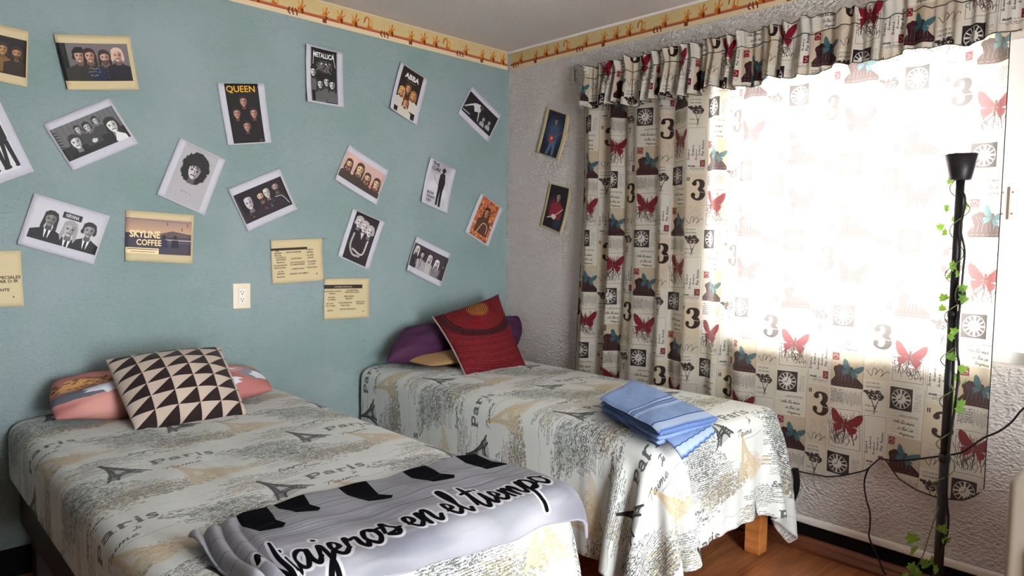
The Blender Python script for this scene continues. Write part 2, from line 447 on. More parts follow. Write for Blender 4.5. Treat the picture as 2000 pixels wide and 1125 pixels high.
def bedspread_print():
    W, H = 810, 1188          # 0.60 m x 0.88 m
    K = W/0.6
    cv = Canvas(W, H, (202, 206, 203)); cv.wrap = True
    cv.noise(5, 90, 3)
    CH, GR, TN, OL = (40, 42, 42), (92, 97, 95), (186, 171, 140), (134, 129, 106)
    BG2 = (126, 136, 134)
    for row in (0, 1):
        ox = W*0.5 + (W*0.5 if row else 0); oy = 0.13*K + row*H/2
        X = lambda m: ox+m*K
        Y = lambda m: oy+m*K
        # speckled patches
        sd = row*50
        speckle(cv, X(.24), Y(.09), .13*K, .05*K, BG2, 420, 4.2, sd+1, .8, 1.5)
        speckle(cv, X(.30), Y(.16), .13*K, .05*K, GR, 460, 4.0, sd+2, .8, 1.5)
        speckle(cv, X(-.2), Y(.27), .15*K, .05*K, GR, 460, 4.0, sd+3, .8, 1.5)
        speckle(cv, X(-.12), Y(.26), .12*K, .05*K, OL, 420, 4.4, sd+4, .8, 1.5)
        speckle(cv, X(.36), Y(.26), .12*K, .055*K, TN, 200, 5.0, sd+5, .75, 1.6)
        speckle(cv, X(.35), Y(.29), .12*K, .04*K, OL, 160, 5.0, sd+6, .75, 1.6)
        speckle(cv, X(.18), Y(.04), .1*K, .03*K, GR, 150, 3.5, sd+7, .7, 2.4)
        speckle(cv, X(-.27), Y(-.03), .06*K, .04*K, TN, 60, 6.0, sd+8, .6, 1.6)
        speckle(cv, X(-.1), Y(-.1), .2*K, .03*K, CH, 120, 2.5, sd+9, .7, 2.4)
        # tan tower and warm wash
        cv.soft(X(.03), Y(.23), .1*K, .06*K, TN, .5)
        eiffel(cv, X(-.06), Y(.075), .19*K, .16*K, TN, .8, -.35)
        speckle(cv, X(.02), Y(.22), .09*K, .05*K, (160, 144, 112), 160, 3.6, sd+21, .7, 1.4)
        cv.poly([(X(.0), Y(.245)), (X(.15), Y(.2)), (X(.165), Y(.225)), (X(.02), Y(.28))], TN, .55)
        # handwriting behind
        scribble(cv, X(.12), Y(.03), X(.36), Y(.24), 10.5, CH, 1.9, sd+11, .9, .0, 1, .25)
        scribble(cv, X(-.33), Y(.17), X(-.1), Y(.3), 10.5, CH, 1.8, sd+12, .9, .0, .9, .25)
        scribble(cv, X(-.33), Y(-.12), X(-.05), Y(-.05), 10.5, CH, 1.7, sd+13, .9, .0, .9, .3)
        scribble(cv, X(.2), Y(-.06), X(.5), Y(.02), 10.5, CH, 1.7, sd+14, .85, .0, .8, .35)
        # charcoal tower
        eiffel(cv, X(-.225), Y(-.055), .155*K, .13*K, CH, .95, -.3)
        # words
        slab_paris(cv, X(-.10), Y(.02), .044*K, (84, 86, 86), 1.0, 1.24)
        script(cv, 'Je', X(.02), Y(.055), 13, 2.6, CH, 0, .3)
        script(cv, "T'aime", X(-.09), Y(.098), 17, 3.0, CH, -.02, .3, sx=1.6)
        cv.brush([(X(-.03), Y(.112)), (X(.04), Y(.11)), (X(.1), Y(.1))], 1.6, CH, .9)
        # postmark
        for a, w in ((.042, 2.2), (.026, 1.6)):
            t = np.linspace(0, 2*np.pi, 26)
            cv.brush(np.stack([X(.27)+a*K*np.cos(t), Y(.245)+a*K*.62*np.sin(t)], 1), w, CH, .9, smooth=False)
        scribble(cv, X(.235), Y(.225), X(.305), Y(.268), 9, CH, 1.4, sd+15, .9)
        for k in range(4):
            cv.brush([(X(.16+i*.02), Y(.25+k*.008+.003*((i+k) % 2))) for i in range(5)], 1.5, CH, .8)
        script(cv, 'Bonjour', X(.17), Y(.325), 14, 3.0, CH, -.08, .3, sx=1.25)
        script(cv, 'Paris', X(.24), Y(.352), 12, 2.6, CH, -.06, .3, sx=1.2)
        # thin sketched branch
        cv.brush([(X(.1), Y(-.04)), (X(.15), Y(-.055)), (X(.19), Y(-.045)), (X(.26), Y(-.06))], 1.4, GR, .8)
    return cv

def figure3(cv, x, y, h, col, bg):
    """fat numeral three, centred on (x,y)"""
    s = h/100.0
    P = lambda a, b: (x+a*s, y+b*s)
    cv.brush([P(-20, -30), P(-14, -42), P(2, -46), P(20, -34), P(18, -14), P(2, -4)], [20*s, 12*s, 9*s, 24*s, 22*s, 6*s], col)
    cv.ell(x-18*s, y-29*s, 11*s, 10*s, col)
    cv.brush([P(2, -3), P(20, 6), P(24, 24), P(12, 42), P(-8, 45), P(-22, 34), P(-22, 24)], [6*s, 22*s, 27*s, 16*s, 9*s, 14*s, 20*s], col)
    cv.brush([P(-34, 8), P(34, 12)], 2.6*s, bg)
def clock(cv, x, y, r, col, bg):
    cv.rect(x-r*1.12, y-r*1.18, x+r*1.12, y+r*1.18, col)
    cv.ell(x, y, r*.98, r*1.02, bg); cv.ell(x, y, r*.92, r*.96, col)
    for k in range(12):
        a = 2*math.pi*k/12
        cv.brush([(x+math.cos(a)*r*.56, y+math.sin(a)*r*.58), (x+math.cos(a)*r*.86, y+math.sin(a)*r*.9)], r*(.13 if k % 3 else .2), bg, .95)
    cv.ell(x, y, r*.5, r*.52, bg)
    cv.brush([(x, y), (x-r*.28, y+r*.12)], r*.07, col); cv.brush([(x, y), (x+r*.1, y-r*.38)], r*.06, col)
def butterfly(cv, x, y, w, col, dark, rot=0.0):
    c, sn = math.cos(rot), math.sin(rot)
    T = lambda a, b: (x+(a*c-b*sn)*w, y+(a*sn+b*c)*w)
    for sg in (-1, 1):
        cv.poly([T(sg*a, b) for a, b in [(0, .05), (.12, -.12), (.34, -.36), (.5, -.42), (.53, -.3), (.46, -.08), (.36, .06), (.2, .1)]], col)
        cv.poly([T(sg*a, b) for a, b in [(.02, .08), (.22, .1), (.38, .14), (.36, .28), (.28, .36), (.27, .5), (.2, .36), (.1, .28)]], col)
        for k in range(5):
            cv.brush([T(sg*.06, .04), T(sg*(.2+.06*k), -.33+.13*k)], w*.016, dark, .6)
    cv.brush([T(0, -.12), T(0, .32)], w*.06, dark)
def flowers(cv, x, y, s, col):
    for k in range(9):
        cv.blob(x+((k % 3)-1)*s*.33+(k//3-1)*s*.08, y+(k//3-1)*s*.2, s*.19, s*.13, col, k+3, .5, 1, 9)
        cv.blob(x+((k % 3)-1)*s*.33, y+(k//3-1)*s*.2, s*.07, s*.04, (230, 220, 200), k+9, .4, .9, 7)
    cv.brush([(x-s*.15, y+s*.3), (x+s*.02, y+s*.9), (x-s*.02, y+s*1.5)], s*.045, col)
    cv.brush([(x+s*.3, y+s*.3), (x+s*.1, y+s*.8), (x+s*.02, y+s*1.1), (x+s*.15, y+s*.75)], s*.04, col)
def typewriter(cv, x, y, w, h, col, teal, line):
    """maroon old typewriter with a teal butterfly on top"""
    P = lambda a, b: (x+a*w, y+b*h)
    cv.poly([P(-.48, .5), P(-.5, .32), P(-.36, .1), P(-.4, -.2), P(-.25, -.38), P(.15, -.3), P(.3, .12), P(.5, .36), P(.48, .5)], col)
    cv.ell(x-.3*w, y-.18*h, .12*w, .14*h, col)
    for k in range(7):
        cv.brush([P(-.38+.11*k, .3), P(-.34+.1*k, .06)], 1.2, line, .7)
        cv.brush([P(-.42+.13*k, .42), P(-.36+.13*k, .4)], 1.6, line, .7)
    for k in range(5): cv.brush([P(-.3+.06*k, -.2), P(-.22+.1*k, .05)], 1.1, line, .6)
    butterfly(cv, x+.12*w, y-.2*h, .62*w, teal, (40, 60, 66), .35)
def curtain_print():
    W, H = 620, 830                      # 0.46 m x 0.615 m
    K = W/0.46
    BG = (234, 226, 208)
    cv = Canvas(W, H, BG); cv.wrap = True
    DK, MR, RD, TL, WH, BE = (42, 30, 34), (58, 28, 36), (134, 26, 40), (66, 112, 122), (240, 238, 230), (216, 200, 172)
    for half in (0, 1):
        ox = half*W/2; oy = half*H/2; sd = half*100
        X = lambda m: ox+m*K
        Y = lambda m: oy+m*K
        # --- column A, 0 .. .125 m
        cv.rect(X(.0), Y(.0), X(.125), Y(.11), (238, 234, 222))
        clock(cv, X(.043), Y(.052), .0375*K, DK, WH)
        scribble(cv, X(.092), Y(.02), X(.12), Y(.1), 12, DK, 1.2, sd+1, .7)
        cv.rect(X(0), Y(.11), X(.125), Y(.2), (240, 234, 218))
        for k in range(6): cv.brush([(X(.008), Y(.122+k*.0125)), (X(.118), Y(.124+k*.0125))], 1.0, (120, 110, 100), .6)
        script(cv, 'ode la mer', X(.02), Y(.145), 9, 1.8, DK, .05, .4, sx=1.2)
        script(cv, 'a lui ce', X(.04), Y(.17), 9, 1.8, DK, .05, .4, sx=1.3)
        script(cv, 'toujours', X(.05), Y(.19), 7, 1.5, DK, .08, .4, sx=1.3)
        cv.text('CARTE POSTALE', X(.04), Y(.12), 13, DK, sx=1.0)
        cv.rect(X(0), Y(.2), X(.135), Y(.345), BE)
        cv.rect(X(.008), Y(.207), X(.036), Y(.237), RD); cv.brush([(X(.012), Y(.222)), (X(.022), Y(.213)), (X(.032), Y(.224))], 4, (235, 200, 190)); cv.brush([(X(.014), Y(.23)), (X(.03), Y(.231))], 2, (235, 200, 190))
        typewriter(cv, X(.068), Y(.293), .128*K, .105*K, MR, TL, (225, 210, 200))
        cv.rect(X(0), Y(.35), X(.13), Y(.425), (232, 226, 212))
        for k in range(26):
            r = np.random.RandomState(sd+k); xx = .006+.12*k/26
            cv.brush([(X(xx+.004*r.rand()), Y(.355+.02*r.rand())), (X(xx+.003), Y(.385)), (X(xx+.004*r.rand()), Y(.405+.018*r.rand()))], 1.5, DK, .75)
        scribble(cv, X(.004), Y(.355), X(.06), Y(.42), 13, DK, 1.6, sd+5, .8)
        cv.rect(X(0), Y(.432), X(.125), Y(.61), (238, 232, 218))
        t = [(X(.006), Y(.44)), (X(.118), Y(.437)), (X(.119), Y(.598)), (X(.006), Y(.6)), (X(.006), Y(.44))]
        cv.brush(t, 1.8, DK, .8, smooth=False)
        r = np.random.RandomState(sd+7)
        for k in range(70):
            a, b = .012+.1*r.rand(), .5+.09*r.rand()
            cv.brush([(X(a), Y(b)), (X(a+.02*(r.rand()-.5)), Y(b-.03*r.rand())), (X(a+.04*(r.rand()-.5)), Y(b-.055*r.rand()))], 2.6, DK, .85)
        for k in range(30):
            a, b = .01+.1*r.rand(), .445+.05*r.rand()
            cv.brush([(X(a), Y(b)), (X(a+.02*(r.rand()-.5)), Y(b+.03*r.rand()))], 2.0, DK, .7)
        butterfly(cv, X(.068), Y(.492), .115*K, RD, (110, 20, 34), .12)
        # --- column B, .13 .. .23 m
        cv.rect(X(.13), Y(.05), X(.23), Y(.215), (230, 216, 190))
        figure3(cv, X(.19), Y(.125), .1*K, DK, (230, 216, 190))
        cv.rect(X(.139), Y(.066), X(.143), Y(.083), DK); cv.rect(X(.146), Y(.066), X(.15), Y(.083), DK)
        cv.rect(X(.13), Y(.215), X(.225), Y(.3), (226, 214, 194))
        for k in range(40):
            cv.ell(X(.15+.06*r.rand()), Y(.2+.07*r.rand()), 6, 5, (212, 198, 176), .6)
        cv.brush([(X(.14), Y(.262)), (X(.158), Y(.285)), (X(.165), Y(.255)), (X(.178), Y(.262)), (X(.172), Y(.28)), (X(.19), Y(.255)), (X(.2), Y(.27)), (X(.192), Y(.285)), (X(.215), Y(.262)), (X(.222), Y(.268))], 2.6, DK, .9)
        cv.rect(X(.13), Y(.3), X(.215), Y(.44), (236, 230, 214))
        cv.text('J O U R N', X(.14), Y(.318), 15, DK); cv.text('LES FLEURS', X(.14), Y(.333), 13, DK, sx=1.1)
        flowers(cv, X(.172), Y(.362), .06*K, DK)
        cv.text('PARIS 1890', X(.14), Y(.41), 11, DK); cv.text('Rue de la Paix', X(.14), Y(.43), 11, DK)
        cv.rect(X(.13), Y(.44), X(.225), Y(.645), (240, 236, 224))
        for k in range(4):
            script(cv, 'la mer a', X(.145+.016*k), Y(.6-.02*(k % 2)), 6.5, 1.5, DK, -1.57, .3, sx=1.3)
        cv.brush([(X(.135), Y(.448)), (X(.22), Y(.446)), (X(.221), Y(.64)), (X(.134), Y(.642)), (X(.135), Y(.448))], 1.5, DK, .7, smooth=False)
        cv.text('Par Avion', X(.214), Y(.58), 25, DK, rot=-1.5708, bold=.01)
        cv.rect(X(.196), Y(.6), X(.22), Y(.632), RD); cv.brush([(X(.203), Y(.608)), (X(.213), Y(.616)), (X(.203), Y(.625))], 3, (235, 210, 200))
        script(cv, 'mam', X(.14), Y(.632), 9, 1.8, DK, 0, .3)
        scribble(cv, X(.15), Y(.01), X(.225), Y(.04), 11, DK, 1.4, sd+9, .7)
        cv.brush([(X(.128), Y(0)), (X(.128), Y(.2)), (X(.127), Y(.6))], 1.2, DK, .6)
    cv.noise(6, 60, 5)
    return cv
def throw_print():
    W, H = 1400, 610              # 1.09 m x 0.475 m
    cv = Canvas(W, H, (134, 136, 143))
    K = W/1.09
    r = np.random.RandomState(3)
    # boards: grey with long streaks
    for k in range(330):
        y = H*r.rand()*.8; x = W*r.rand(); L = 80+300*r.rand()
        g = int(84+104*r.rand())
        cv.brush([(x, y), (x+L*.5, y+4*(r.rand()-.5)), (x+L, y+8*(r.rand()-.5))], 1.5+4*r.rand(), (g, g, g+11), .4)
    for y in (.2, .37, .5):
        cv.brush([(0, H*y), (W*.3, H*y-5), (W*.6, H*y+4), (W, H*y)], 3, (62, 62, 82), .7)
    for k in range(46):
        cv.soft(W*r.rand(), H*(.62+.38*r.rand()), 90+90*r.rand(), 30+30*r.rand(), (172, 172, 180) if k % 3 else (96, 96, 108), .4)
    # dark trouser legs and shoes
    B, S = (9, 9, 13), (50, 50, 66)
    def leg(x, w, y1, foot):
        cv.poly([(x, -10), (x+w, -10), (x+w*.95+foot*.1, y1*.7), (x+w*.9+foot*.2, y1), (x+w*.2+foot*.2, y1), (x+w*.05, y1*.6)], B)
        cv.poly([(x+w*.2+foot*.2, y1-6), (x+w*.9+foot*.2, y1-10), (x+w*.95+foot, y1+36), (x+w*.8+foot, y1+56), (x+w*.3+foot*.3, y1+38)], B)
        cv.brush([(x+w*.3+foot*.3, y1+6), (x+w*.8+foot*.3, y1+2)], 3, S)
    leg(.150*K, 112, 165, 14); leg(.255*K, 108, 106, 22)
    leg(.440*K, 112, 150, 36); leg(.652*K, 106, 146, 42); leg(.850*K, 112, 142, 48)
    script(cv, 'Viajeros en el tiempo', .075*K, H*.845, 93, 15, (7, 7, 10), -.045, .16, sx=.635, halo=(20, (186, 186, 194)))
    return cv
def triangles_print():
    N = 720; cv = Canvas(N, N, (186, 170, 156)); D = (40, 29, 30)
    nc, nr = 5.3, 6.6; cw, rh = N/nc, N/nr
    for i in range(6):
        for j in range(7):
            x, y = i*cw, (j-.35)*rh
            cv.poly([(x+cw-2, y-rh*.02), (x+cw-2, y+rh*.98), (x+2, y+rh*.98)], D)
    for i in range(1, 6): cv.brush([(i*cw, 0), (i*cw, N)], 3, (176, 160, 142))
    return cv
def rings_print():
    N = 760; cv = Canvas(N, N, (94, 22, 29)); cx, cy = N*.56, N*.14
    r = np.random.RandomState(2)
    yy, xx = np.mgrid[0:N, 0:N]; d = np.hypot((xx-cx)*1.0, (yy-cy)*1.22)
    dark = np.array((44, 22, 26), np.float32)/255
    band = np.clip(1-abs(d-N*.50)/(N*.06), 0, 1)**.6
    def ringcol(R):
        if R < .13: return (190, 130, 56)
        if R < .17: return (182, 88, 56)
        return (146, 38, 42)
    cv.a[d < N*.45] = np.array((52, 16, 22), np.float32)/255
    R = .02
    while R < .44:
        n = max(5, int(2*math.pi*R*N/21))
        for k in range(n):
            a = 2*math.pi*k/n; a2 = a+2*math.pi/n*.45
            x0, y0 = cx+R*N*math.cos(a), cy+R*N*math.sin(a)/1.22; x1, y1 = cx+R*N*math.cos(a2), cy+R*N*math.sin(a2)/1.22
            if -10 < x0 < N+10 and -10 < y0 < N+10: cv.brush([(x0, y0), (x1, y1)], 9.5, ringcol(R))
        R += .027
    R = .54
    while R < 1.35:
        n = 90; t = np.linspace(0, np.pi, n)
        P = np.stack([cx+R*N*np.cos(t)*1.1, cy+R*N*np.sin(t)/1.22], 1)
        P = P[(P[:, 0] > -30) & (P[:, 0] < N+30) & (P[:, 1] < N+30)]
        if len(P) > 2: cv.brush(P, 4, (150, 52, 52) if int(R*100) % 2 else (84, 22, 30), .6, smooth=False)
        R += .0125
    for k in range(0, N, 9): cv.brush([(k, N*.55), (k+10, N)], 1.5, (90, 22, 30), .35)
    cv.a = cv.a*(1-band[..., None])+dark*band[..., None]
    cv.noise(16, 8, 4)
    return cv
def towel_print():
    W, H = 760, 420; cv = Canvas(W, H, (128, 154, 198))
    cv.noise(14, 4, 1); cv.noise(10, 30, 2)
    def stripe(x0, x1, c): cv.rect(x0*W, 0, x1*W, H, c)
    stripe(.50, .52, (84, 118, 178)); stripe(.52, .62, (166, 188, 218)); stripe(.552, .566, (24, 62, 138)); stripe(.574, .584, (36, 100, 158)); stripe(.594, .606, (24, 62, 138)); stripe(.62, .66, (156, 182, 216))
    stripe(.878, .89, (44, 74, 138)); stripe(.89, .97, (172, 192, 220)); stripe(.985, 1.0, (70, 96, 150))
    return cv
def floral_print():
    W = 512; cv = Canvas(W, W, (172, 112, 108))
    r = np.random.RandomState(5)
    for k in range(16): cv.soft(W*r.rand(), W*r.rand(), 70, 60, (214, 156, 146), .7)
    cv.blob(70, 230, 80, 70, (196, 146, 96), 1, .2)
    for k in range(60): cv.ell(8+126*r.rand(), 175+110*r.rand(), 5, 4, (58, 36, 34), .9)
    for k in range(7): cv.brush([(112, 170), (92+9*k, 130+8*abs(k-3)), (60+20*k, 118+14*abs(k-3))], 5.5, (36, 32, 40))
    cv.blob(60, 350, 90, 50, (92, 96, 106), 3, .2); cv.blob(118, 356, 50, 44, (196, 200, 208), 4, .2); cv.blob(470, 330, 46, 60, (120, 124, 132), 9, .2); cv.blob(478, 340, 26, 34, (200, 204, 210), 10, .2)
    cv.blob(400, 240, 62, 46, (118, 122, 130), 5, .2); cv.blob(410, 250, 36, 28, (216, 218, 222), 6, .2)
    cv.blob(360, 420, 60, 45, (206, 210, 218), 7, .2); cv.blob(340, 90, 40, 30, (120, 122, 128), 8, .2)
    return cv
def border_print():
    W, H = 900, 200               # 0.518 m x 0.115 m, figures along a brown rail
    cv = Canvas(W, H, (192, 172, 124)); cv.wrap = False
    cv.noise(6, 40, 1)
    cv.rect(0, 0, W, 8, (206, 194, 164)); cv.rect(0, 158, W, H, (210, 192, 156))
    cv.rect(0, 134, W, 158, (160, 76, 48)); cv.rect(0, 139, W, 146, (182, 98, 66))
    OR, BR, YE = (182, 104, 34), (104, 44, 22), (196, 140, 48)
    def sprig(x, y, s, k):
        """small two-leaved ochre ornament"""
        cv.blob(x, y-8*s, 17*s, 20*s, OR, k, .25); cv.blob(x+12*s, y-2*s, 9*s, 16*s, BR, k+5, .3)
        cv.poly([(x-5*s, y-20*s), (x-20*s, y-58*s), (x-8*s, y-50*s), (x+2*s, y-24*s)], YE)
        cv.poly([(x, y-22*s), (x+12*s, y-66*s), (x+20*s, y-58*s), (x+10*s, y-22*s)], OR)
        cv.poly([(x+6*s, y-22*s), (x+36*s, y-44*s), (x+32*s, y-32*s), (x+12*s, y-16*s)], OR)
    xs = [80, 225, 375, 520, 665, 810]
    for k, x in enumerate(xs):
        if k == 0:
            for a in (-26, 0, 26): cv.brush([(x+a, 128), (x+a*1.5, 160), (x+a*1.2+8, 178)], 12, BR)
            sprig(x+70, 134, 1.45, k)
        elif k == 2:
            sprig(x, 134, 1.35, k); cv.rect(x-20, 150, x+18, 188, (110, 56, 42)); cv.brush([(x-40, 130), (x, 122), (x+44, 132)], 10, YE)
        elif k == 5:
            cv.brush([(x-34, 60), (x-22, 40), (x, 44), (x+8, 70), (x+4, 110)], 15, OR); cv.brush([(x+8, 70), (x+34, 62), (x+40, 128)], 12, YE); cv.brush([(x-34, 56), (x-42, 92)], 9, BR)
            cv.blob(x+10, 124, 22, 13, OR, 8)
        elif k == 1: pass
        else: sprig(x, 136, 1.6, k+1)
    return cv

# ------------------------------------------------------------------ pictures on the walls
def head(cv, x, y, r, skin, hair, length=1.0, body=None, sh=None, tilt=0.0, beard=False, bald=False, tie=False, bw=2.1, bh=4.0):
    """generic head and shoulders; r = half face height"""
    dk = sh or tuple(int(v*.55) for v in skin)
    c, sn = math.cos(tilt), math.sin(tilt)
    T = lambda a, b: (x+(a*c-b*sn)*r, y+(a*sn+b*c)*r)
    if body:
        cv.poly([T(-bw, bh), T(-bw*.95, 1.95), T(-.75, 1.35), T(-.3, 1.05), T(.3, 1.05), T(.75, 1.35), T(bw*.95, 1.95), T(bw, bh)], body)
        if tie:
            cv.poly([T(-.5, 1.2), T(.5, 1.2), T(.25, 2.6), T(0, 3), T(-.25, 2.6)], (222, 222, 224)); cv.poly([T(-.13, 1.45), T(.13, 1.45), T(.2, 3), T(-.2, 3)], (26, 26, 28))
    if not bald:
        cv.poly([T(-.9, -.2), T(-.85, -.9), T(-.4, -1.28), T(.15, -1.32), T(.7, -1.05), T(.95, -.3), T(1.0, .2+length*.75), T(.75, .5+length), T(.4, .3), T(-.4, .3), T(-.8, .5+length), T(-1.05, .2+length*.7)], hair)
    cv.poly([T(-.35, .6), T(.35, .6), T(.4, 1.5), T(-.4, 1.5)], dk)
    P = [(-.66, -.35), (-.55, -.85), (0, -1.02), (.55, -.85), (.66, -.35), (.6, .25), (.38, .72), (0, .95), (-.38, .72), (-.6, .25)]
    cv.poly([q[:2] for q in spline([T(*p) for p in P+[P[0]]], 4)], skin)
    cv.poly([T(.1, -.9), T(.6, -.7), T(.66, -.2), T(.58, .3), T(.36, .74), T(.12, .9), T(.2, .2)], dk, .55)
    if not bald:
        cv.poly([T(-.75, -.25), T(-.6, -.98), T(0, -1.2), T(.65, -.95), T(.74, -.2), T(.5, -.62), T(.1, -.7), T(-.35, -.6)], hair)
    for sg in (-1, 1):
        cv.brush([T(sg*.17, -.22), T(sg*.48, -.24)], .1*r, dk); cv.ell(*T(sg*.31, -.08), .13*r, .08*r, (24, 20, 20), .9)
    cv.brush([T(.0, -.15), T(.1, .2), T(-.02, .26)], .1*r, dk, .8)
    cv.brush([T(-.24, .5), T(0, .46), T(.24, .5)], .12*r, tuple(int(v*.6) for v in dk))
    if beard:
        cv.poly([T(-.6, .15), T(-.3, .4), T(.3, .4), T(.6, .15), T(.42, .85), T(0, 1.12), T(-.42, .85)], hair, .75)
PH = {}
def P_brown(cv, a, b, w, h):
    cv.rect(a, b, a+w, b+h, (26, 20, 18))
    for k, (u, v) in enumerate([(.2, .4), (.42, .36), (.66, .36), (.86, .4)]):
        head(cv, a+u*w, b+v*h, .15*h, (176, 134, 92), (54, 36, 24), .9, (120, 88, 44) if k == 2 else (46, 34, 26), beard=k == 3, bw=2.0)
def P_four(cv, a, b, w, h):
    cv.rect(a, b, a+w, b+h, (104, 98, 100)); cv.rect(a, b, a+.12*w, b+h, (24, 24, 26))
    head(cv, a+.28*w, b+.34*h, .17*h, (190, 150, 124), (26, 26, 26), .1, (52, 52, 46), bw=2.4); cv.poly([(a+.18*w, b+.26*h), (a+.24*w, b+.1*h), (a+.34*w, b+.1*h), (a+.38*w, b+.24*h)], (22, 22, 24))
    head(cv, a+.43*w, b+.34*h, .17*h, (186, 144, 120), (44, 30, 26), 1.4, (46, 46, 42), bw=2.0)
    head(cv, a+.64*w, b+.38*h, .17*h, (190, 150, 128), (48, 36, 30), 1.1, (28, 38, 66), beard=True, bw=2.3)
    head(cv, a+.83*w, b+.32*h, .17*h, (196, 156, 136), (200, 170, 150), .5, (24, 24, 34), bw=2.3)
    scribble(cv, a+.36*w, b+.62*h, a+.56*w, b+.9*h, .09*h, (220, 220, 214), 1.6, 4)
    for k in range(4): cv.ell(a+.645*w, b+(.66+.08*k)*h, 1.5, 1.5, (230, 230, 230))
def P_bw5(cv, a, b, w, h):
    cv.rect(a, b, a+w, b+h, (96, 96, 98))
    for k in range(24): cv.brush([(a+w*k/24, b), (a+w*k/24+3, b+.5*h)], 2.5, (124, 124, 126) if k % 2 else (70, 70, 74), .6)
    cv.rect(a, b+.62*h, a+w, b+h, (34, 34, 36))
    for u, v, r in [(.66, .22, .11), (.36, .27, .11), (.5, .3, .13)]: head(cv, a+u*w, b+v*h, r*h, (190, 190, 190), (44, 44, 44), .3, (60, 60, 62), bw=1.8)
    head(cv, a+.24*w, b+.58*h, .2*h, (206, 206, 206), (52, 52, 52), .3, (26, 26, 28)); head(cv, a+.84*w, b+.52*h, .21*h, (214, 214, 214), (36, 36, 36), .3, (30, 30, 32)); cv.poly([(a+.78*w, b+.95*h), (a+.84*w, b+.7*h), (a+.96*w, b+.86*h), (a+.97*w, b+h), (a+.8*w, b+h)], (214, 214, 214))
    cv.blob(a+.5*w, b+.72*h, .08*h, .07*h, (200, 200, 200), 1)
    for k in range(9): cv.brush([(a+2, b+(.12+.09*k)*h), (a+.06*w, b+(.14+.09*k)*h)], 5, (24, 24, 24))
def P_legs(cv, a, b, w, h):
    cv.rect(a, b, a+w, b+h, (206, 206, 210)); B = (22, 22, 24)
    for k, u in enumerate([.22, .45, .66, .88]):
        x = a+u*w
        cv.ell(x, b+.14*h, .05*w, .07*h, B)
        cv.poly([(x-.09*w, b+.24*h), (x+.08*w, b+.22*h), (x+.1*w, b+.58*h), (x-.09*w, b+.6*h)], B)
        cv.poly([(x-.08*w, b+.58*h), (x+.0*w, b+.58*h), (x-.05*w, b+.93*h), (x-.12*w, b+.93*h)], B)
        cv.poly([(x+.0*w, b+.58*h), (x+.09*w, b+.57*h), (x+.12*w, b+.92*h), (x+.05*w, b+.93*h)], B)
        cv.ell(x-.09*w, b+.94*h, .06*w, .025*h, B); cv.ell(x+.1*w, b+.94*h, .06*w, .025*h, B); cv.ell(x+.1*w, b+.55*h, .02*w, .025*h, (190, 190, 190))
def P_trio_suits(cv, a, b, w, h):
    cv.rect(a, b, a+w, b+h, (192, 192, 198)); B = (28, 26, 30)
    head(cv, a+.29*w, b+.36*h, .2*h, (126, 122, 124), (36, 34, 36), 1.5, B, tie=True, bw=2.2, bh=6)
    head(cv, a+.82*w, b+.38*h, .2*h, (150, 146, 148), (34, 32, 34), .1, B, tie=True, bw=2.0, bh=6)
    head(cv, a+.57*w, b+.5*h, .21*h, (172, 170, 172), (150, 148, 150), 1.2, B, tie=True, bw=2.0, bh=6)
    cv.rect(a+.42*w, b+.03*h, a+.68*w, b+.2*h, (20, 20, 22))
    cv.text('NIRVANA', a+.55*w, b+.165*h, .15*h, (220, 220, 222), sx=.52, center=True, bold=.02)
def P_coffee(cv, a, b, w, h):
    for k in range(30):
        t = k/29; c = [int(150*(1-t)+196*t), int(124*(1-t)+160*t), int(118*(1-t)+124*t)]
        cv.rect(a, b+h*.45*k/30, a+w, b+h*.45*(k+1)/30+1, c)
    cv.rect(a, b+.42*h, a+w, b+h, (64, 58, 72)); cv.poly([(a+.5*w, b+.42*h), (a+.7*w, b+.32*h), (a+w, b+.4*h), (a+w, b+.5*h), (a+.5*w, b+.5*h)], (92, 78, 78))
    cv.rect(a+.6*w, b+.56*h, a+w, b+.6*h, (168, 150, 146))
    for k in range(14): cv.ell(a+(.64+.025*k)*w, b+.66*h, 2, 2, (180, 168, 170))
    for u, c in ((.58, (40, 40, 70)), (.75, (34, 30, 44))):
        cv.ell(a+u*w, b+.5*h, .03*w, .06*h, (44, 34, 36)); cv.poly([(a+(u-.06)*w, b+.8*h), (a+(u-.05)*w, b+.58*h), (a+(u+.05)*w, b+.58*h), (a+(u+.06)*w, b+.8*h)], c)
    cv.brush([(a, b+.02*h), (a+w, b+.07*h)], 1.5, (50, 44, 50))
    for u, v in ((.62, .08), (.93, .1), (.85, .22)): cv.brush([(a+u*w, b+v*h), (a+(u+.01)*w, b+(v+.08)*h)], 4, (44, 40, 48))
    cv.text('SKYLINE', a+.06*w, b+.54*h, .27*h, (238, 216, 160), sx=.8, bold=.03)
    cv.text('COFFEE', a+.16*w, b+.76*h, .23*h, (238, 216, 160), sx=.84, bold=.025)
    cv.rect(a, b+.84*h, a+.5*w, b+h+3, (232, 214, 168)); cv.brush([(a+.03*w, b+.88*h), (a+.48*w, b+.88*h)], 4, (60, 50, 44)); cv.brush([(a+.08*w, b+.95*h), (a+.44*w, b+.95*h)], 3, (60, 50, 44))
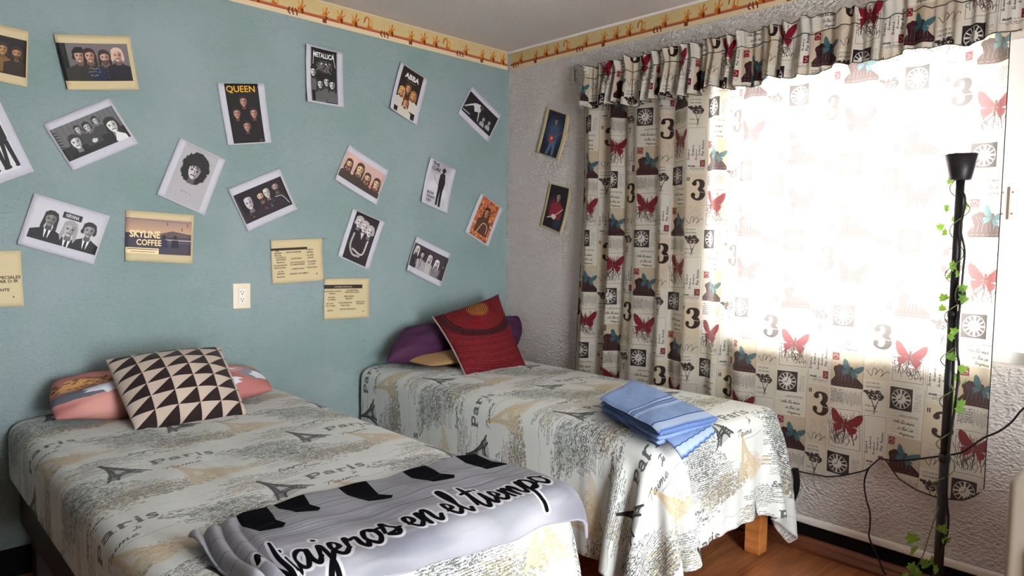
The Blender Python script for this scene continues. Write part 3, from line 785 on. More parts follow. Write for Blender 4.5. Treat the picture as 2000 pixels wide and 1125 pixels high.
def P_portrait(cv, a, b, w, h):
    cv.rect(a, b, a+w, b+h, (166, 164, 168))
    for k in range(60):
        r = np.random.RandomState(k); t = r.rand()*2*math.pi
        cv.blob(a+.5*w+.27*w*math.cos(t), b+.35*h+.22*h*math.sin(t), .1*w, .09*w, (30, 28, 30), k, .4)
    cv.blob(a+.5*w, b+.3*h, .32*w, .24*h, (28, 26, 28), 1, .1)
    head(cv, a+.5*w, b+.4*h, .15*h, (186, 184, 186), (28, 26, 28), .9, None, (84, 82, 84))
    for k in range(30):
        r = np.random.RandomState(k+90); x = a+.5*w+(r.rand()-.5)*.5*w
        cv.brush([(x, b+.2*h), (x+(r.rand()-.5)*20, b+.34*h)], 3, (28, 26, 28))
    scribble(cv, a+.3*w, b+.76*h, a+.72*w, b+.84*h, .07*h, (70, 68, 72), 1.6, 3)
def P_color4(cv, a, b, w, h):
    cv.rect(a, b, a+w, b+h, (30, 22, 28))
    spec = [(.22, .42, .26, (196, 190, 200)), (.48, .36, .2, (206, 180, 150)), (.62, .34, .2, (206, 196, 190)), (.82, .26, .2, (176, 150, 140))]
    for k, (u, v, r, c) in enumerate(spec): head(cv, a+u*w, b+v*h, r*h*.8, c, (30, 22, 28), .1, (38, 30, 38), bald=k in (0, 2), beard=k in (1, 3), bw=1.7)
    for k in range(46):
        r = np.random.RandomState(k+7); c = [(200, 160, 60), (190, 70, 120), (60, 150, 170), (120, 70, 160), (210, 120, 60), (230, 226, 230)][k % 6]
        u, v, q, _ = spec[k % 3]
        x, y = a+(u+(r.rand()-.5)*.14)*w, b+(v+.05+(r.rand()-.2)*.5)*h
        cv.poly([(x, y), (x+14*r.rand(), y+5), (x+5, y+16*r.rand())], c, .8)
    cv.brush([(a+.75*w, b+.55*h), (a+.88*w, b+.6*h), (a+.96*w, b+.9*h)], 4, (210, 210, 214))
def P_queen(cv, a, b, w, h):
    cv.rect(a, b, a+w, b+h, (24, 22, 24)); cv.text('QUEEN', a+.03*w, b+.14*h, .15*h, (226, 170, 40), sx=1.02, bold=.01)
    for u, v in [(.5, .3), (.25, .5), (.77, .5), (.5, .72)]: head(cv, a+u*w, b+v*h, .085*h, (186, 138, 122), (38, 30, 30), .5, (24, 22, 24), (92, 60, 54), bw=1.2, bh=2)
    cv.text('....', a+.84*w, b+.965*h, .05*h, (206, 160, 50), bold=.05)
def P_metal(cv, a, b, w, h):
    cv.rect(a, b, a+w, b+h, (26, 26, 28)); cv.rect(a+3, b+3, a+5, b+h-3, (200, 200, 200)); cv.rect(a+w-5, b+3, a+w-3, b+h-3, (200, 200, 200))
    cv.text('METALLICA', a+.49*w, b+.16*h, .125*h, (228, 228, 228), sx=.7, bold=.03, center=True)
    cv.brush([(a+.12*w, b+.05*h), (a+.09*w, b+.3*h)], 4, (226, 226, 226)); cv.brush([(a+.84*w, b+.05*h), (a+.92*w, b+.3*h)], 4, (226, 226, 226))
    for k in range(90):
        r = np.random.RandomState(k); cv.brush([(a+(.2+.6*r.rand())*w, b+(.2+.26*r.rand())*h), (a+(.2+.6*r.rand())*w, b+(.2+.26*r.rand())*h)] if k % 3 == 0 else [(a+(.2+.6*r.rand())*w, b+(.2+.26*r.rand())*h)]*2, 3.5*r.rand()+1, (190, 190, 190), .55)
    for u in (.42, .58): cv.ell(a+u*w, b+.27*h, 6, 6, (230, 230, 230))
    for u, v in [(.1, .45), (.36, .66), (.6, .6), (.8, .64)]: head(cv, a+u*w, b+v*h, .085*h, (206, 206, 206), (30, 30, 30), 1.6, (92, 92, 94), (40, 40, 40), bw=1.4)
def P_abba(cv, a, b, w, h):
    cv.rect(a, b, a+w, b+h, (40, 28, 26)); cv.text('ABBA', a+.52*w, b+.2*h, .15*h, (226, 226, 226), sx=1.0, bold=.03, center=True); cv.brush([(a+.3*w, b+.24*h), (a+.74*w, b+.25*h)], 1.5, (200, 200, 200))
    for u, v, hc in [(.47, .4, (86, 54, 30)), (.22, .53, (190, 150, 84)), (.76, .5, (150, 106, 56)), (.5, .72, (90, 44, 24))]: head(cv, a+u*w, b+v*h, .09*h, (204, 152, 112), hc, .9, (196, 190, 176) if v > .45 else (50, 36, 30), (120, 76, 50), bw=2.1, bh=4)
def P_recline(cv, a, b, w, h):
    cv.rect(a, b, a+w, b+h, (30, 26, 30)); L = (200, 198, 202)
    cv.brush([(a+.04*w, b+.72*h), (a+.2*w, b+.42*h), (a+.36*w, b+.22*h), (a+.46*w, b+.5*h), (a+.52*w, b+.85*h)], [10, 16, 18, 14, 9], L)
    cv.poly([(a+.22*w, b+.3*h), (a+.42*w, b+.12*h), (a+.5*w, b+.4*h), (a+.34*w, b+.6*h)], L); cv.ell(a+.48*w, b+.2*h, .06*w, .09*h, (70, 66, 70))
    cv.brush([(a+.03*w, b+.9*h), (a+.25*w, b+.86*h)], 8, L)
    for u, v in [(.66, .56), (.84, .5)]: head(cv, a+u*w, b+v*h, .1*h, L, (60, 56, 60), .8, (170, 168, 172), bw=1.4, bh=3.4)
    for k in range(12): cv.brush([(a+.5*w+k*.03*w, b+.4*h), (a+.52*w+k*.03*w, b+.98*h)], 1.5, (80, 76, 82), .5)
def P_warm4(cv, a, b, w, h):
    cv.rect(a, b, a+w, b+h, (190, 158, 150)); cv.soft(a+.2*w, b+.2*h, .2*w, .3*h, (214, 170, 150), .8); cv.soft(a+.7*w, b+.85*h, .16*w, .3*h, (206, 110, 112), .9)
    for u, v, r, bd in [(.15, .4, .17, True), (.42, .36, .2, False), (.64, .5, .17, True), (.88, .5, .18, False)]:
        head(cv, a+u*w, b+v*h, r*h, (212, 186, 138), (72, 50, 42), 1.3, (66, 56, 50), (120, 88, 62), beard=bd, bw=1.6)
    scribble(cv, a+.3*w, b+.84*h, a+.56*w, b+.96*h, .1*h, (50, 40, 90), 2.2, 6)
def P_cure(cv, a, b, w, h):
    cv.rect(a, b, a+w, b+h, (184, 180, 188)); B = (28, 26, 30)
    for k in range(8): cv.soft(a+w*((k*37) % 100)/100, b+h*((k*53) % 100)/100, .3*w, .16*h, (214, 212, 218) if k % 2 else (140, 136, 144), .6)
    cv.text('THE', a+.04*w, b+.1*h, .105*h, B, bold=.03); cv.text('CURE', a+.04*w, b+.2*h, .1*h, B, bold=.03)
    x = a+.66*w
    cv.ell(x, b+.13*h, .09*w, .055*h, B)
    cv.poly([(x-.14*w, b+.24*h), (x-.03*w, b+.18*h), (x+.1*w, b+.21*h), (x+.17*w, b+.4*h), (x+.12*w, b+.6*h), (x-.12*w, b+.6*h), (x-.15*w, b+.4*h)], B)
    cv.poly([(x-.12*w, b+.58*h), (x+.0*w, b+.58*h), (x-.04*w, b+.95*h), (x-.13*w, b+.95*h)], B); cv.poly([(x+.0*w, b+.58*h), (x+.12*w, b+.58*h), (x+.12*w, b+.97*h), (x+.02*w, b+.97*h)], B)
    cv.brush([(a+.22*w, b+.33*h), (x-.1*w, b+.5*h), (x+.14*w, b+.42*h)], 3.5, B)
    for k, s in enumerate(['BOYS', "DON'T", 'CRY']): cv.text(s, a+.05*w, b+(.76+.09*k)*h, .08*h, B, bold=.03)
def P_orange(cv, a, b, w, h):
    cv.rect(a, b, a+w, b+h, (176, 100, 62))
    for k in range(150):
        r = np.random.RandomState(k); cv.blob(a+w*r.rand(), b+h*r.rand(), 10, 9, [(206, 120, 70), (70, 40, 34), (226, 170, 110), (120, 60, 40)][k % 4], k, .5, .8, 9)
    head(cv, a+.52*w, b+.32*h, .11*h, (190, 130, 96), (50, 28, 26), 1.5, (84, 52, 40), (100, 56, 40), bw=2.0, bh=5)
    cv.brush([(a+.3*w, b+.9*h), (a+.5*w, b+.6*h), (a+.75*w, b+.62*h), (a+.8*w, b+.8*h)], 7, (220, 190, 160))
def P_trio(cv, a, b, w, h):
    cv.rect(a, b, a+w, b+h, (36, 28, 34)); S = (206, 198, 200)
    for u, v in [(.24, .2), (.5, .25), (.76, .3)]: head(cv, a+u*w, b+v*h, .11*h, S, (170, 162, 166), .1, (40, 32, 38), (110, 102, 106), bw=1.6, bh=5)
    cv.poly([(a+.42*w, b+.38*h), (a+.56*w, b+.38*h), (a+.52*w, b+.52*h)], S)
    cv.brush([(a+.18*w, b+.45*h), (a+.16*w, b+.7*h), (a+.34*w, b+.86*h), (a+.62*w, b+.86*h)], 17, (168, 160, 164)); cv.brush([(a+.8*w, b+.5*h), (a+.72*w, b+.8*h), (a+.3*w, b+.76*h)], 15, (184, 176, 180))
def P_bw_group(cv, a, b, w, h):
    cv.rect(a, b, a+w, b+h, (58, 50, 56))
    for k in range(40): cv.brush([(a+w*k/40, b), (a+w*k/40+2, b+.5*h)], 2, (104, 96, 100) if k % 2 else (40, 34, 40), .6)
    for u, v, hc, bd in [(.12, .24, (200, 196, 198), (48, 42, 46)), (.3, .34, (24, 20, 24), (150, 144, 148)), (.52, .36, (190, 186, 188), (170, 166, 168)), (.74, .42, (214, 210, 212), (120, 114, 118))]:
        head(cv, a+u*w, b+v*h, .13*h, (196, 190, 192), hc, 1.6, bd, (90, 84, 88), bw=1.7, bh=6)
    for k in range(40):
        r = np.random.RandomState(k); x = a+(.15+.75*r.rand())*w; cv.brush([(x, b+.6*h), (x+6, b+(.7+.28*r.rand())*h)], 3, (226, 222, 224) if k % 2 else (30, 24, 30), .7)
    cv.ell(a+.93*w, b+.45*h, 5, 5, (226, 220, 210))
def P_guitar_red(cv, a, b, w, h):
    cv.rect(a, b, a+w, b+h, (30, 34, 46)); cv.soft(a+.5*w, b+.45*h, .5*w, .4*h, (62, 92, 130), .9)
    head(cv, a+.52*w, b+.22*h, .08*h, (150, 128, 122), (30, 24, 28), .3, (70, 84, 110), bw=1.8, bh=5)
    cv.poly([(a+.4*w, b+.66*h), (a+.7*w, b+.62*h), (a+.75*w, b+.98*h), (a+.6*w, b+.98*h), (a+.55*w, b+.75*h), (a+.42*w, b+.98*h), (a+.28*w, b+.98*h)], (84, 104, 134))
    cv.brush([(a+.44*w, b+.62*h), (a+.72*w, b+.5*h), (a+.96*w, b+.4*h)], 5, (150, 120, 90)); cv.blob(a+.42*w, b+.62*h, .15*w, .09*h, (170, 60, 48), 2, .2); cv.ell(a+.44*w, b+.6*h, .05*w, .03*h, (214, 190, 170))
def P_guitar_white(cv, a, b, w, h):
    cv.rect(a, b, a+w, b+h, (32, 26, 34)); cv.soft(a+.4*w, b+.5*h, .4*w, .3*h, (120, 46, 60), .9); cv.soft(a+.7*w, b+.85*h, .3*w, .2*h, (54, 74, 96), .7)
    head(cv, a+.52*w, b+.26*h, .1*h, (160, 140, 130), (24, 20, 24), .4, (140, 44, 54), bw=2.0, bh=5)
    cv.brush([(a+.15*w, b+.78*h), (a+.5*w, b+.68*h), (a+.85*w, b+.5*h)], 9, (206, 196, 190)); cv.blob(a+.45*w, b+.72*h, .13*w, .06*h, (214, 206, 200), 3, .2)
def P_card(lines, header, head_text):
    def f(cv, a, b, w, h):
        D = (60, 46, 34)
        cv.rect(0, header[0]*cv.h, header[1]*cv.w, header[2]*cv.h, (44, 32, 28))
        if head_text: cv.text(head_text, header[1]*cv.w*.5, (header[2]*.72+header[0]*.28)*cv.h, (header[2]-header[0])*cv.h*.55, (226, 210, 180), center=True)
        for u, v, s, sz in lines: cv.text(s, u*cv.w, v*cv.h, sz*cv.h, D, bold=.028, center=True, sx=1.05)
        cv.ell(.865*cv.w if len(lines) > 6 else .86*cv.w, .83*cv.h, 5, 5, D)
    return f
WH_, CR_ = (188, 188, 198), (196, 180, 142)
CARD1 = [(.12, .27, 'BAR', .042), (.13, .32, 'DECIMAS', .042), (.13, .37, 'Blvd A la', .042), (.18, .42, 'LA ESTRELLA', .042), (.19, .47, 'PANADERIA', .042), (.18, .53, 'Monterrey', .042), (.17, .6, 'LA JUQUILENITA', .042), (.16, .65, 'tienda mexicana', .042), (.17, .74, 'LA TIA', .042), (.17, .79, 'RAMONA', .042), (.17, .86, 'Monterrey', .042),
         (.43, .31, 'GASTRO-BUNKER', .045), (.48, .46, 'CALIFORNIA', .045), (.5, .55, 'LOS OTACOS DE', .045), (.5, .6, 'LA GARUFADERA', .045), (.5, .7, 'LA MEZCALINA', .045), (.52, .81, 'PIZZERIA COLUMBUS', .045),
         (.75, .27, 'CHELAS', .045), (.75, .33, 'GARAJE', .045), (.76, .4, 'EL DIVE', .045), (.76, .46, 'HOUSE', .045), (.78, .55, 'TAQUERIA', .045), (.78, .61, 'EL GORI', .045), (.78, .69, 'TROPICANA', .045)]
CARD2 = [(.18, .33, 'TRADICIONAL CANTINA', .042), (.18, .385, 'BOSQUE', .042), (.62, .31, 'UNA SEGUNDA', .045), (.62, .36, 'PARTE DE LA RUTA', .045), (.17, .48, 'PASTERIA', .042), (.17, .535, 'LA FAMILIA', .042), (.55, .46, 'MEZCALERIA', .045), (.55, .52, 'BENDITA', .045), (.13, .63, 'MY LOVE', .042), (.14, .69, 'CITY COFFEE', .042), (.47, .62, 'LOS DANZANTES', .045), (.47, .68, 'Fiestas Tipicas', .042), (.8, .6, 'MUSICA DE', .042), (.8, .65, 'ORQUESTA', .042), (.14, .8, 'BREKKY', .042), (.52, .78, 'CENTRO HISTORICO', .045)]
CARD0 = [(.62, .5, 'LUGARES ESPECIALES', .075), (.62, .57, 'PARA TOMAR O IR', .075), (.55, .72, 'CON TU GENTE', .07)]
LS, PT = 'landscape', 'portrait'
# paper corners in the photograph: top-left, top-right, bottom-right, bottom-left; wall; paper; printed area (u0,v0,u1,v1); picture; curl
POSTERS = [
 ('T', [(-90, 27), (55, 62), (52, 171), (-90, 140)], CR_, (0.0, .18, .98, .84), P_brown, 0, 'cream-bordered brown photo of long-haired men, cut by the left edge near the top'),
 ('T', [(103, 68), (252, 71), (271, 175), (130, 177)], CR_, (.0, .15, .94, .84), P_four, 1, 'cream-bordered photo of four men side by side, one in a navy shirt'),
 ('T', [(83, 243), (212, 191), (269, 281), (141, 334)], WH_, (.03, .15, .97, .82), P_bw5, 0, 'white-bordered black and white print of five young men with fringes'),
 ('T', [(-105, 225), (-5, 190), (66, 335), (-60, 380)], WH_, (.02, .05, .86, .9), P_legs, 0, 'white print of black suited figures in full length, half outside the left edge'),
 ('T', [(66, 377), (214, 422), (181, 517), (32, 476)], WH_, (.02, .15, .98, .82), P_trio_suits, 0, 'white-bordered grey print of three long-haired men in dark suits and ties'),
 ('T', [(245, 410), (377, 420), (375, 515), (243, 509)], CR_, (.0, .14, .97, .84), P_coffee, 0, 'cream-bordered dusk photo of two people on a roof with yellow coffee shop lettering'),
 ('T', [(-100, 495), (39, 489), (46, 597), (-95, 605)], CR_, (0, 0, 0, 0), P_card(CARD0, (.1, .0, .1), ''), 0, 'cream card with a few dark type lines and a dot, cut by the left edge'),
 ('T', [(351, 269), (439, 312), (398, 421), (305, 380)], WH_, (.14, .03, .87, .97), P_portrait, 0, 'white-bordered charcoal portrait of one man with a mass of dark curly hair'),
 ('T', [(444, 370), (544, 329), (579, 409), (483, 452)], WH_, (.03, .17, .96, .85), P_color4, 0, 'white-bordered black print of four colour-splashed heads, tilted up to the right'),
 ('T', [(423, 162), (514, 163), (529, 279), (444, 284)], WH_, (.14, .01, .86, .98), P_queen, 0, 'white-bordered black poster with gold title above four faces in a diamond'),
 ('T', [(595, 86), (668, 103), (670, 210), (596, 199)], WH_, (.13, .03, .85, .97), P_metal, 1, 'white-bordered black and white poster with jagged title over skulls and four heads'),
 ('T', [(780, 122), (835, 155.6), (813, 245), (757, 211.5)], WH_, (.12, .02, .85, .97), P_abba, 1, 'white-bordered dark poster with white four-letter title over four warm-lit faces'),
 ('T', [(921, 168), (977, 226), (952, 278), (893, 222)], WH_, (.03, .16, .97, .83), P_recline, 0, 'white-bordered black and white photo of a bare-chested man reclining, near the room corner'),
 ('T', [(680, 283), (758, 333), (733, 401), (652, 350.6)], WH_, (.02, .16, .97, .85), P_warm4, 0, 'white-bordered illustration of four long-haired men on a pinkish ground'),
 ('T', [(838, 307), (889, 331.5), (871, 417), (818, 394)], WH_, (.13, .02, .86, .97), P_cure, 1, 'white-bordered grey poster of a lone dark standing silhouette with black block lettering'),
 ('T', [(937.4, 375.6), (981, 407), (953, 483), (907, 453)], WH_, (.13, .03, .87, .97), P_orange, 0, 'white-bordered orange and brown poster beside the room corner'),
 ('T', [(688, 406.6), (749.5, 434), (719, 528), (658, 500)], WH_, (.14, .02, .86, .97), P_trio, 0, 'white-bordered black and white print of three fair-haired people with folded arms'),
 ('T', [(811, 462), (880, 495.6), (859, 561), (790, 527)], WH_, (.02, .16, .98, .84), P_bw_group, 1, 'white-bordered black and white photo of a big-haired group above the red cushion'),
 ('T', [(527, 469), (627, 465), (631, 547), (531, 555.5)], CR_, (0, 0, 0, 0), P_card(CARD1, (.19, .7, .245), ''), 0, 'upper cream card with three columns of small dark type and a thin black bar'),
 ('T', [(632.5, 544), (720, 543.5), (719.7, 620), (631, 624)], CR_, (0, 0, 0, 0), P_card(CARD2, (.155, .84, .25), 'LUGARES ESPECIALES'), 0, 'lower cream card with small dark type and a thick black bar with white letters'),
 ('W', [(1069, 210), (1117, 226), (1099, 315), (1047.6, 297.6)], CR_, (.14, .02, .84, .98), P_guitar_red, 2, 'cream-bordered blue painting of a guitarist with a red guitar on the window wall'),
 ('W', [(1074, 357), (1121, 368.6), (1103, 460), (1055, 441)], CR_, (.1, .02, .88, .96), P_guitar_white, 2, 'cream-bordered dark red painting of a guitarist with a white guitar on the window wall'),
]
def build_posters():
    for i, (wl, pc, paper, ir, fn, curl, label) in enumerate(POSTERS):
        ax = 1 if wl == 'T' else 0
        nrm = Vector((0, -1, 0)) if wl == 'T' else Vector((-1, 0, 0))
        q = [on(ax, 0.0, *p) for p in pc]
        w = ((q[1]-q[0]).length+(q[2]-q[3]).length)/2; h = ((q[3]-q[0]).length+(q[2]-q[1]).length)/2
        sc = 420/max(w, h); W, H = int(w*sc), int(h*sc)
        cv = Canvas(W, H, paper)
        if ir[2] > 0:
            x0, y0, x1, y1 = ir[0]*W, ir[1]*H, ir[2]*W, ir[3]*H
            sub = Canvas(int(x1-x0), int(y1-y0), (0, 0, 0))
            fn(sub, 0, 0, sub.w, sub.h)
            cv.a[int(y0):int(y0)+sub.h, int(x0):int(x0)+sub.w] = sub.a[:cv.h-int(y0), :cv.w-int(x0)]
        else: fn(cv, 0, 0, W, H)
        cv.noise(5, 5, i)
        m = print_mat('print_paper_%d' % i, cv, 0.55, spec=0.3)
        n = 13; V = []; U = []
        rr = np.random.RandomState(i)
        cur = (0.004+0.006*rr.rand(4))
        if curl == 1: cur[3] = 0.022; cur[0] = .014
        if curl == 2: cur[1] = .016; cur[2] = .03
        for b in range(n):
            for a in range(n):
                s, t = a/(n-1), b/(n-1)
                p = (q[0]*(1-s)+q[1]*s)*(1-t)+(q[3]*(1-s)+q[2]*s)*t
                k = cur[0]*max(0, 1-s-t)**2+cur[1]*max(0, s-t)**2+cur[3]*max(0, t-s)**2+cur[2]*max(0, s+t-1)**2
                V.append(p+nrm*(0.0022+k)); U.append((s, 1-t))
        me = mesh('photo_print', V, grid_faces(n, n, flip=True), U)
        o = link('photo_print', me, m)
        so = o.modifiers.new('thickness', 'SOLIDIFY'); so.thickness = 0.0006; so.offset = 1
        tag(o, label, 'picture', 'prints pinned on the walls')

# ------------------------------------------------------------------ room shell
X0, X1, Y0, Y1, H = -3.55, 0.0, -4.25, 0.0, 2.5
M_white = mat('plaster_white', (208, 202, 196), 0.75, spec=0.2)
def stucco(m, s1, k1, s2, k2, dist):
    nt = m.node_tree; b = nt.nodes['Principled BSDF']
    tc = nt.nodes.new('ShaderNodeTexCoord')
    n1 = nt.nodes.new('ShaderNodeTexNoise'); n1.inputs['Scale'].default_value = s1; n1.inputs['Detail'].default_value = 3; n1.inputs['Distortion'].default_value = 0.6
    n2 = nt.nodes.new('ShaderNodeTexVoronoi'); n2.inputs['Scale'].default_value = s2; n2.feature = 'SMOOTH_F1'; n2.inputs['Smoothness'].default_value = 0.8
    a = nt.nodes.new('ShaderNodeMath'); a.operation = 'MULTIPLY'; a.inputs[1].default_value = k1
    c = nt.nodes.new('ShaderNodeMath'); c.operation = 'MULTIPLY_ADD'; c.inputs[1].default_value = k2
    bp = nt.nodes.new('ShaderNodeBump'); bp.inputs['Strength'].default_value = 1.0; bp.inputs['Distance'].default_value = dist
    mp = nt.nodes.new('ShaderNodeMapping'); mp.inputs['Scale'].default_value = (1, 1, 1.5)
    nt.links.new(tc.outputs['Object'], mp.inputs[0]); nt.links.new(mp.outputs[0], n1.inputs[0]); nt.links.new(mp.outputs[0], n2.inputs[0])
    nt.links.new(n1.outputs[0], a.inputs[0]); nt.links.new(n2.outputs[0], c.inputs[0]); nt.links.new(a.outputs[0], c.inputs[2])
    nt.links.new(c.outputs[0], bp.inputs['Height']); nt.links.new(bp.outputs[0], b.inputs['Normal'])
    return m
stucco(M_white, 52, 1.0, 85, 1.0, 0.010)
M_teal = mat('plaster_teal', (128, 146, 147), 0.7, spec=0.25); stucco(M_teal, 45, 0.9, 70, 0.5, 0.005)
mottle(M_teal, (121, 143, 141), (136, 152, 154), 2.2)
M_ceil = mat('ceiling_paint', (204, 198, 194), 0.9, spec=0.1); stucco(M_ceil, 60, 1, 80, 0.5, 0.004)
M_skirt = mat('black_skirting', (16, 15, 16), 0.8, spec=0.1)
M_skirt_w = mat('skirting_plaster', (238, 236, 230), 0.85, spec=0.1); add_bump(M_skirt_w, 60, 0.5, 0.004)

def structure(o): o['kind'] = 'structure'; return o
def slab(name, a, b, m): return structure(MB().box(a, b).build(name, m))
slab('ceiling', (X0-.2, Y0-.2, H), (X1+.2, Y1+.2, H+.15), M_ceil)
slab('wall_back', (X0-.2, Y1, 0), (X1+.2, Y1+.2, H), M_teal)
M_far = mat('plaster_bounce_dark', (84, 78, 72), 0.8, spec=.1)  # unseen walls, colour darkened to cut bounce light on the left
slab('wall_left', (X0-.2, Y0-.2, 0), (X0, Y1, H), M_far)
# wall behind the photographer, with an unseen doorway added for the fill lamp
DX0, DX1, DZ = -2.5, -1.5, 2.1
wf = MB().box((X0, Y0-.12, 0), (DX0, Y0, H)).box((DX1, Y0-.12, 0), (X1+.2, Y0, H)).box((DX0, Y0-.12, DZ), (DX1, Y0, H)).build('wall_front', M_far); structure(wf)
# window wall
T = .17
ww = MB()
ww.box((0, WY1, 0), (T, Y1, H)).box((0, Y0, 0), (T, WY0, H)).box((0, WY0, 0), (T, WY1, WZ0)).box((0, WY0, WZ1), (T, WY1, H))
structure(ww.build('wall_right', M_white))
# floor: reddish laminate
M_floor = mat('laminate_floor', (150, 88, 52), 0.35, spec=0.4)
nt = M_floor.node_tree; b = nt.nodes['Principled BSDF']
tc = nt.nodes.new('ShaderNodeTexCoord'); mp = nt.nodes.new('ShaderNodeMapping'); mp.inputs['Scale'].default_value = (1.2, 9, 1); mp.inputs['Rotation'].default_value = (0, 0, 0)
nz = nt.nodes.new('ShaderNodeTexNoise'); nz.inputs['Scale'].default_value = 3; nz.inputs['Detail'].default_value = 6
cr = nt.nodes.new('ShaderNodeValToRGB'); cr.color_ramp.elements[0].position = .3; cr.color_ramp.elements[1].position = .7
cr.color_ramp.elements[0].color = (*lin((128, 70, 40)), 1); cr.color_ramp.elements[1].color = (*lin((188, 122, 80)), 1)
br = nt.nodes.new('ShaderNodeTexBrick'); br.inputs['Scale'].default_value = 1; br.inputs['Mortar Size'].default_value = .0015; br.inputs['Brick Width'].default_value = 1.2; br.inputs['Row Height'].default_value = .19
br.inputs['Color1'].default_value = (1, 1, 1, 1); br.inputs['Color2'].default_value = (.8, .8, .8, 1); br.inputs['Mortar'].default_value = (.25, .2, .2, 1)
mu = nt.nodes.new('ShaderNodeMix'); mu.data_type = 'RGBA'; mu.blend_type = 'MULTIPLY'; mu.inputs[0].default_value = 1
nt.links.new(tc.outputs['Object'], mp.inputs[0]); nt.links.new(mp.outputs[0], nz.inputs[0]); nt.links.new(nz.outputs[0], cr.inputs[0]); nt.links.new(cr.outputs[0], mu.inputs[6])
nt.links.new(tc.outputs['Object'], br.inputs[0]); nt.links.new(br.outputs[0], mu.inputs[7]); nt.links.new(mu.outputs[2], b.inputs['Base Color'])
slab('floor', (X0-.2, Y0-1.2, -.1), (X1+.2, Y1+.2, 0), M_floor)
# skirting: black painted band, worn plaster ledge above it, wooden quarter moulding on the floor
structure(MB().box((-.012, Y0, .0), (0, Y1-.012, .11)).build('baseboard_right', M_skirt))
structure(MB().box((X0, -.012, 0), (0, 0, .11)).build('baseboard_back', M_skirt))
structure(MB().box((-.026, Y0, .111), (0, Y1-.013, .143), .011, 4).build('trim_1', M_skirt_w))
M_mould = mat('dark_wood_moulding', (112, 66, 44), 0.4, spec=0.4); mottle(M_mould, (96, 54, 36), (136, 84, 58), 6, stretch=(1, .2, 1))
mb = MB()
prof = [(-.012, 0), (-.05, 0), (-.052, .014), (-.046, .024), (-.036, .03), (-.034, .04), (-.022, .052), (-.012, .055)]
v0 = [mb.bm.verts.new((x, Y0, z)) for x, z in prof]; v1 = [mb.bm.verts.new((x, Y1-.013, z)) for x, z in prof]
for k in range(len(prof)): mb.bm.faces.new((v0[k], v0[(k+1) % len(prof)], v1[(k+1) % len(prof)], v1[k]))
mb.bm.faces.new(v0); mb.bm.faces.new(v1[::-1])
structure(mb.build('trim_2', M_mould))
# white plaster bead between wall and ceiling
M_bead = mat('ceiling_bead', (232, 230, 226), 0.7)
structure(MB().box((-.012, Y0, H-.012), (0, Y1, H), .003).build('trim_3', M_bead))
# printed paper border under the ceiling, both walls
M_border = print_mat('border_paper', border_print(), 0.7)
def border(name, P, Q, nrm, label):
    L = (Q-P).length; n = 2
    z0, z1 = 2.387, 2.4985
    V = []; U = []
    for z in (z0, z1):
        for p, u in ((P, 0), (Q, L/.518)):
            V.append(Vector((p.x, p.y, z))+nrm*.0012); U.append((u, 0 if z == z0 else 1))
    o = link(name, mesh(name, V, [(0, 1, 3, 2)], U), M_border, smooth=False)
    so = o.modifiers.new('thickness', 'SOLIDIFY'); so.thickness = .0008; so.offset = 0
    tag(o, label, 'wallpaper border')
border('wallpaper_border', Vector((X0, 0, 0)), Vector((-.0145, 0, 0)), Vector((0, -1, 0)), 'yellow paper border with ochre figures along the teal wall under the ceiling')
border('wallpaper_border', Vector((0, -.0145, 0)), Vector((0, -4.2, 0)), Vector((-1, 0, 0)), 'yellow paper border with ochre figures along the window wall under the ceiling')

# ------------------------------------------------------------------ window
M_alu = mat('white_window_frame', (214, 216, 216), 0.4, metal=0.0)
M_glass = bpy.data.materials.new('window_glass'); M_glass.use_nodes = True
nt = M_glass.node_tree; out = nt.nodes['Material Output']
gl = nt.nodes.new('ShaderNodeBsdfGlossy'); gl.inputs['Roughness'].default_value = .02; tr = nt.nodes.new('ShaderNodeBsdfTransparent'); fr = nt.nodes.new('ShaderNodeFresnel'); mx = nt.nodes.new('ShaderNodeMixShader')
nt.links.new(fr.outputs[0], mx.inputs[0]); nt.links.new(tr.outputs[0], mx.inputs[1]); nt.links.new(gl.outputs[0], mx.inputs[2]); nt.links.new(mx.outputs[0], out.inputs[0])
fx0, fx1, fw = .10, .145, .045
def win_frame():
    m = MB()
    m.box((fx0, WY0, WZ0), (fx1, WY1, WZ0+fw)).box((fx0, WY0, WZ1-fw), (fx1, WY1, WZ1)).box((fx0, WY0, WZ0+fw), (fx1, WY0+fw, WZ1-fw)).box((fx0, WY1-fw, WZ0+fw), (fx1, WY1, WZ1-fw))
    return m
wfo = win_frame().build('window_1', M_alu); structure(wfo)
structure(MB().box((.12, WY0+.02, WZ0+.02), (.124, WY1-.02, WZ1-.02)).build('pane', M_glass, wfo))
# metal hinge plate on the reveal, right of the curtain
M_yel = mat('ochre_house_paint', (236, 200, 96), 0.8); add_bump(M_yel, 30, .3, .004)
hy = on(0, 3.0, 1985, 150); hz = on(0, 3.0, 1985, 150).z
o = MB().box((3.0, hy.y, -2.0), (3.2, hy.y+.7, hz)).build('neighbouring_house', M_yel); tag(o, 'bright yellow house wall seen outside, right of the curtain edge', 'building')
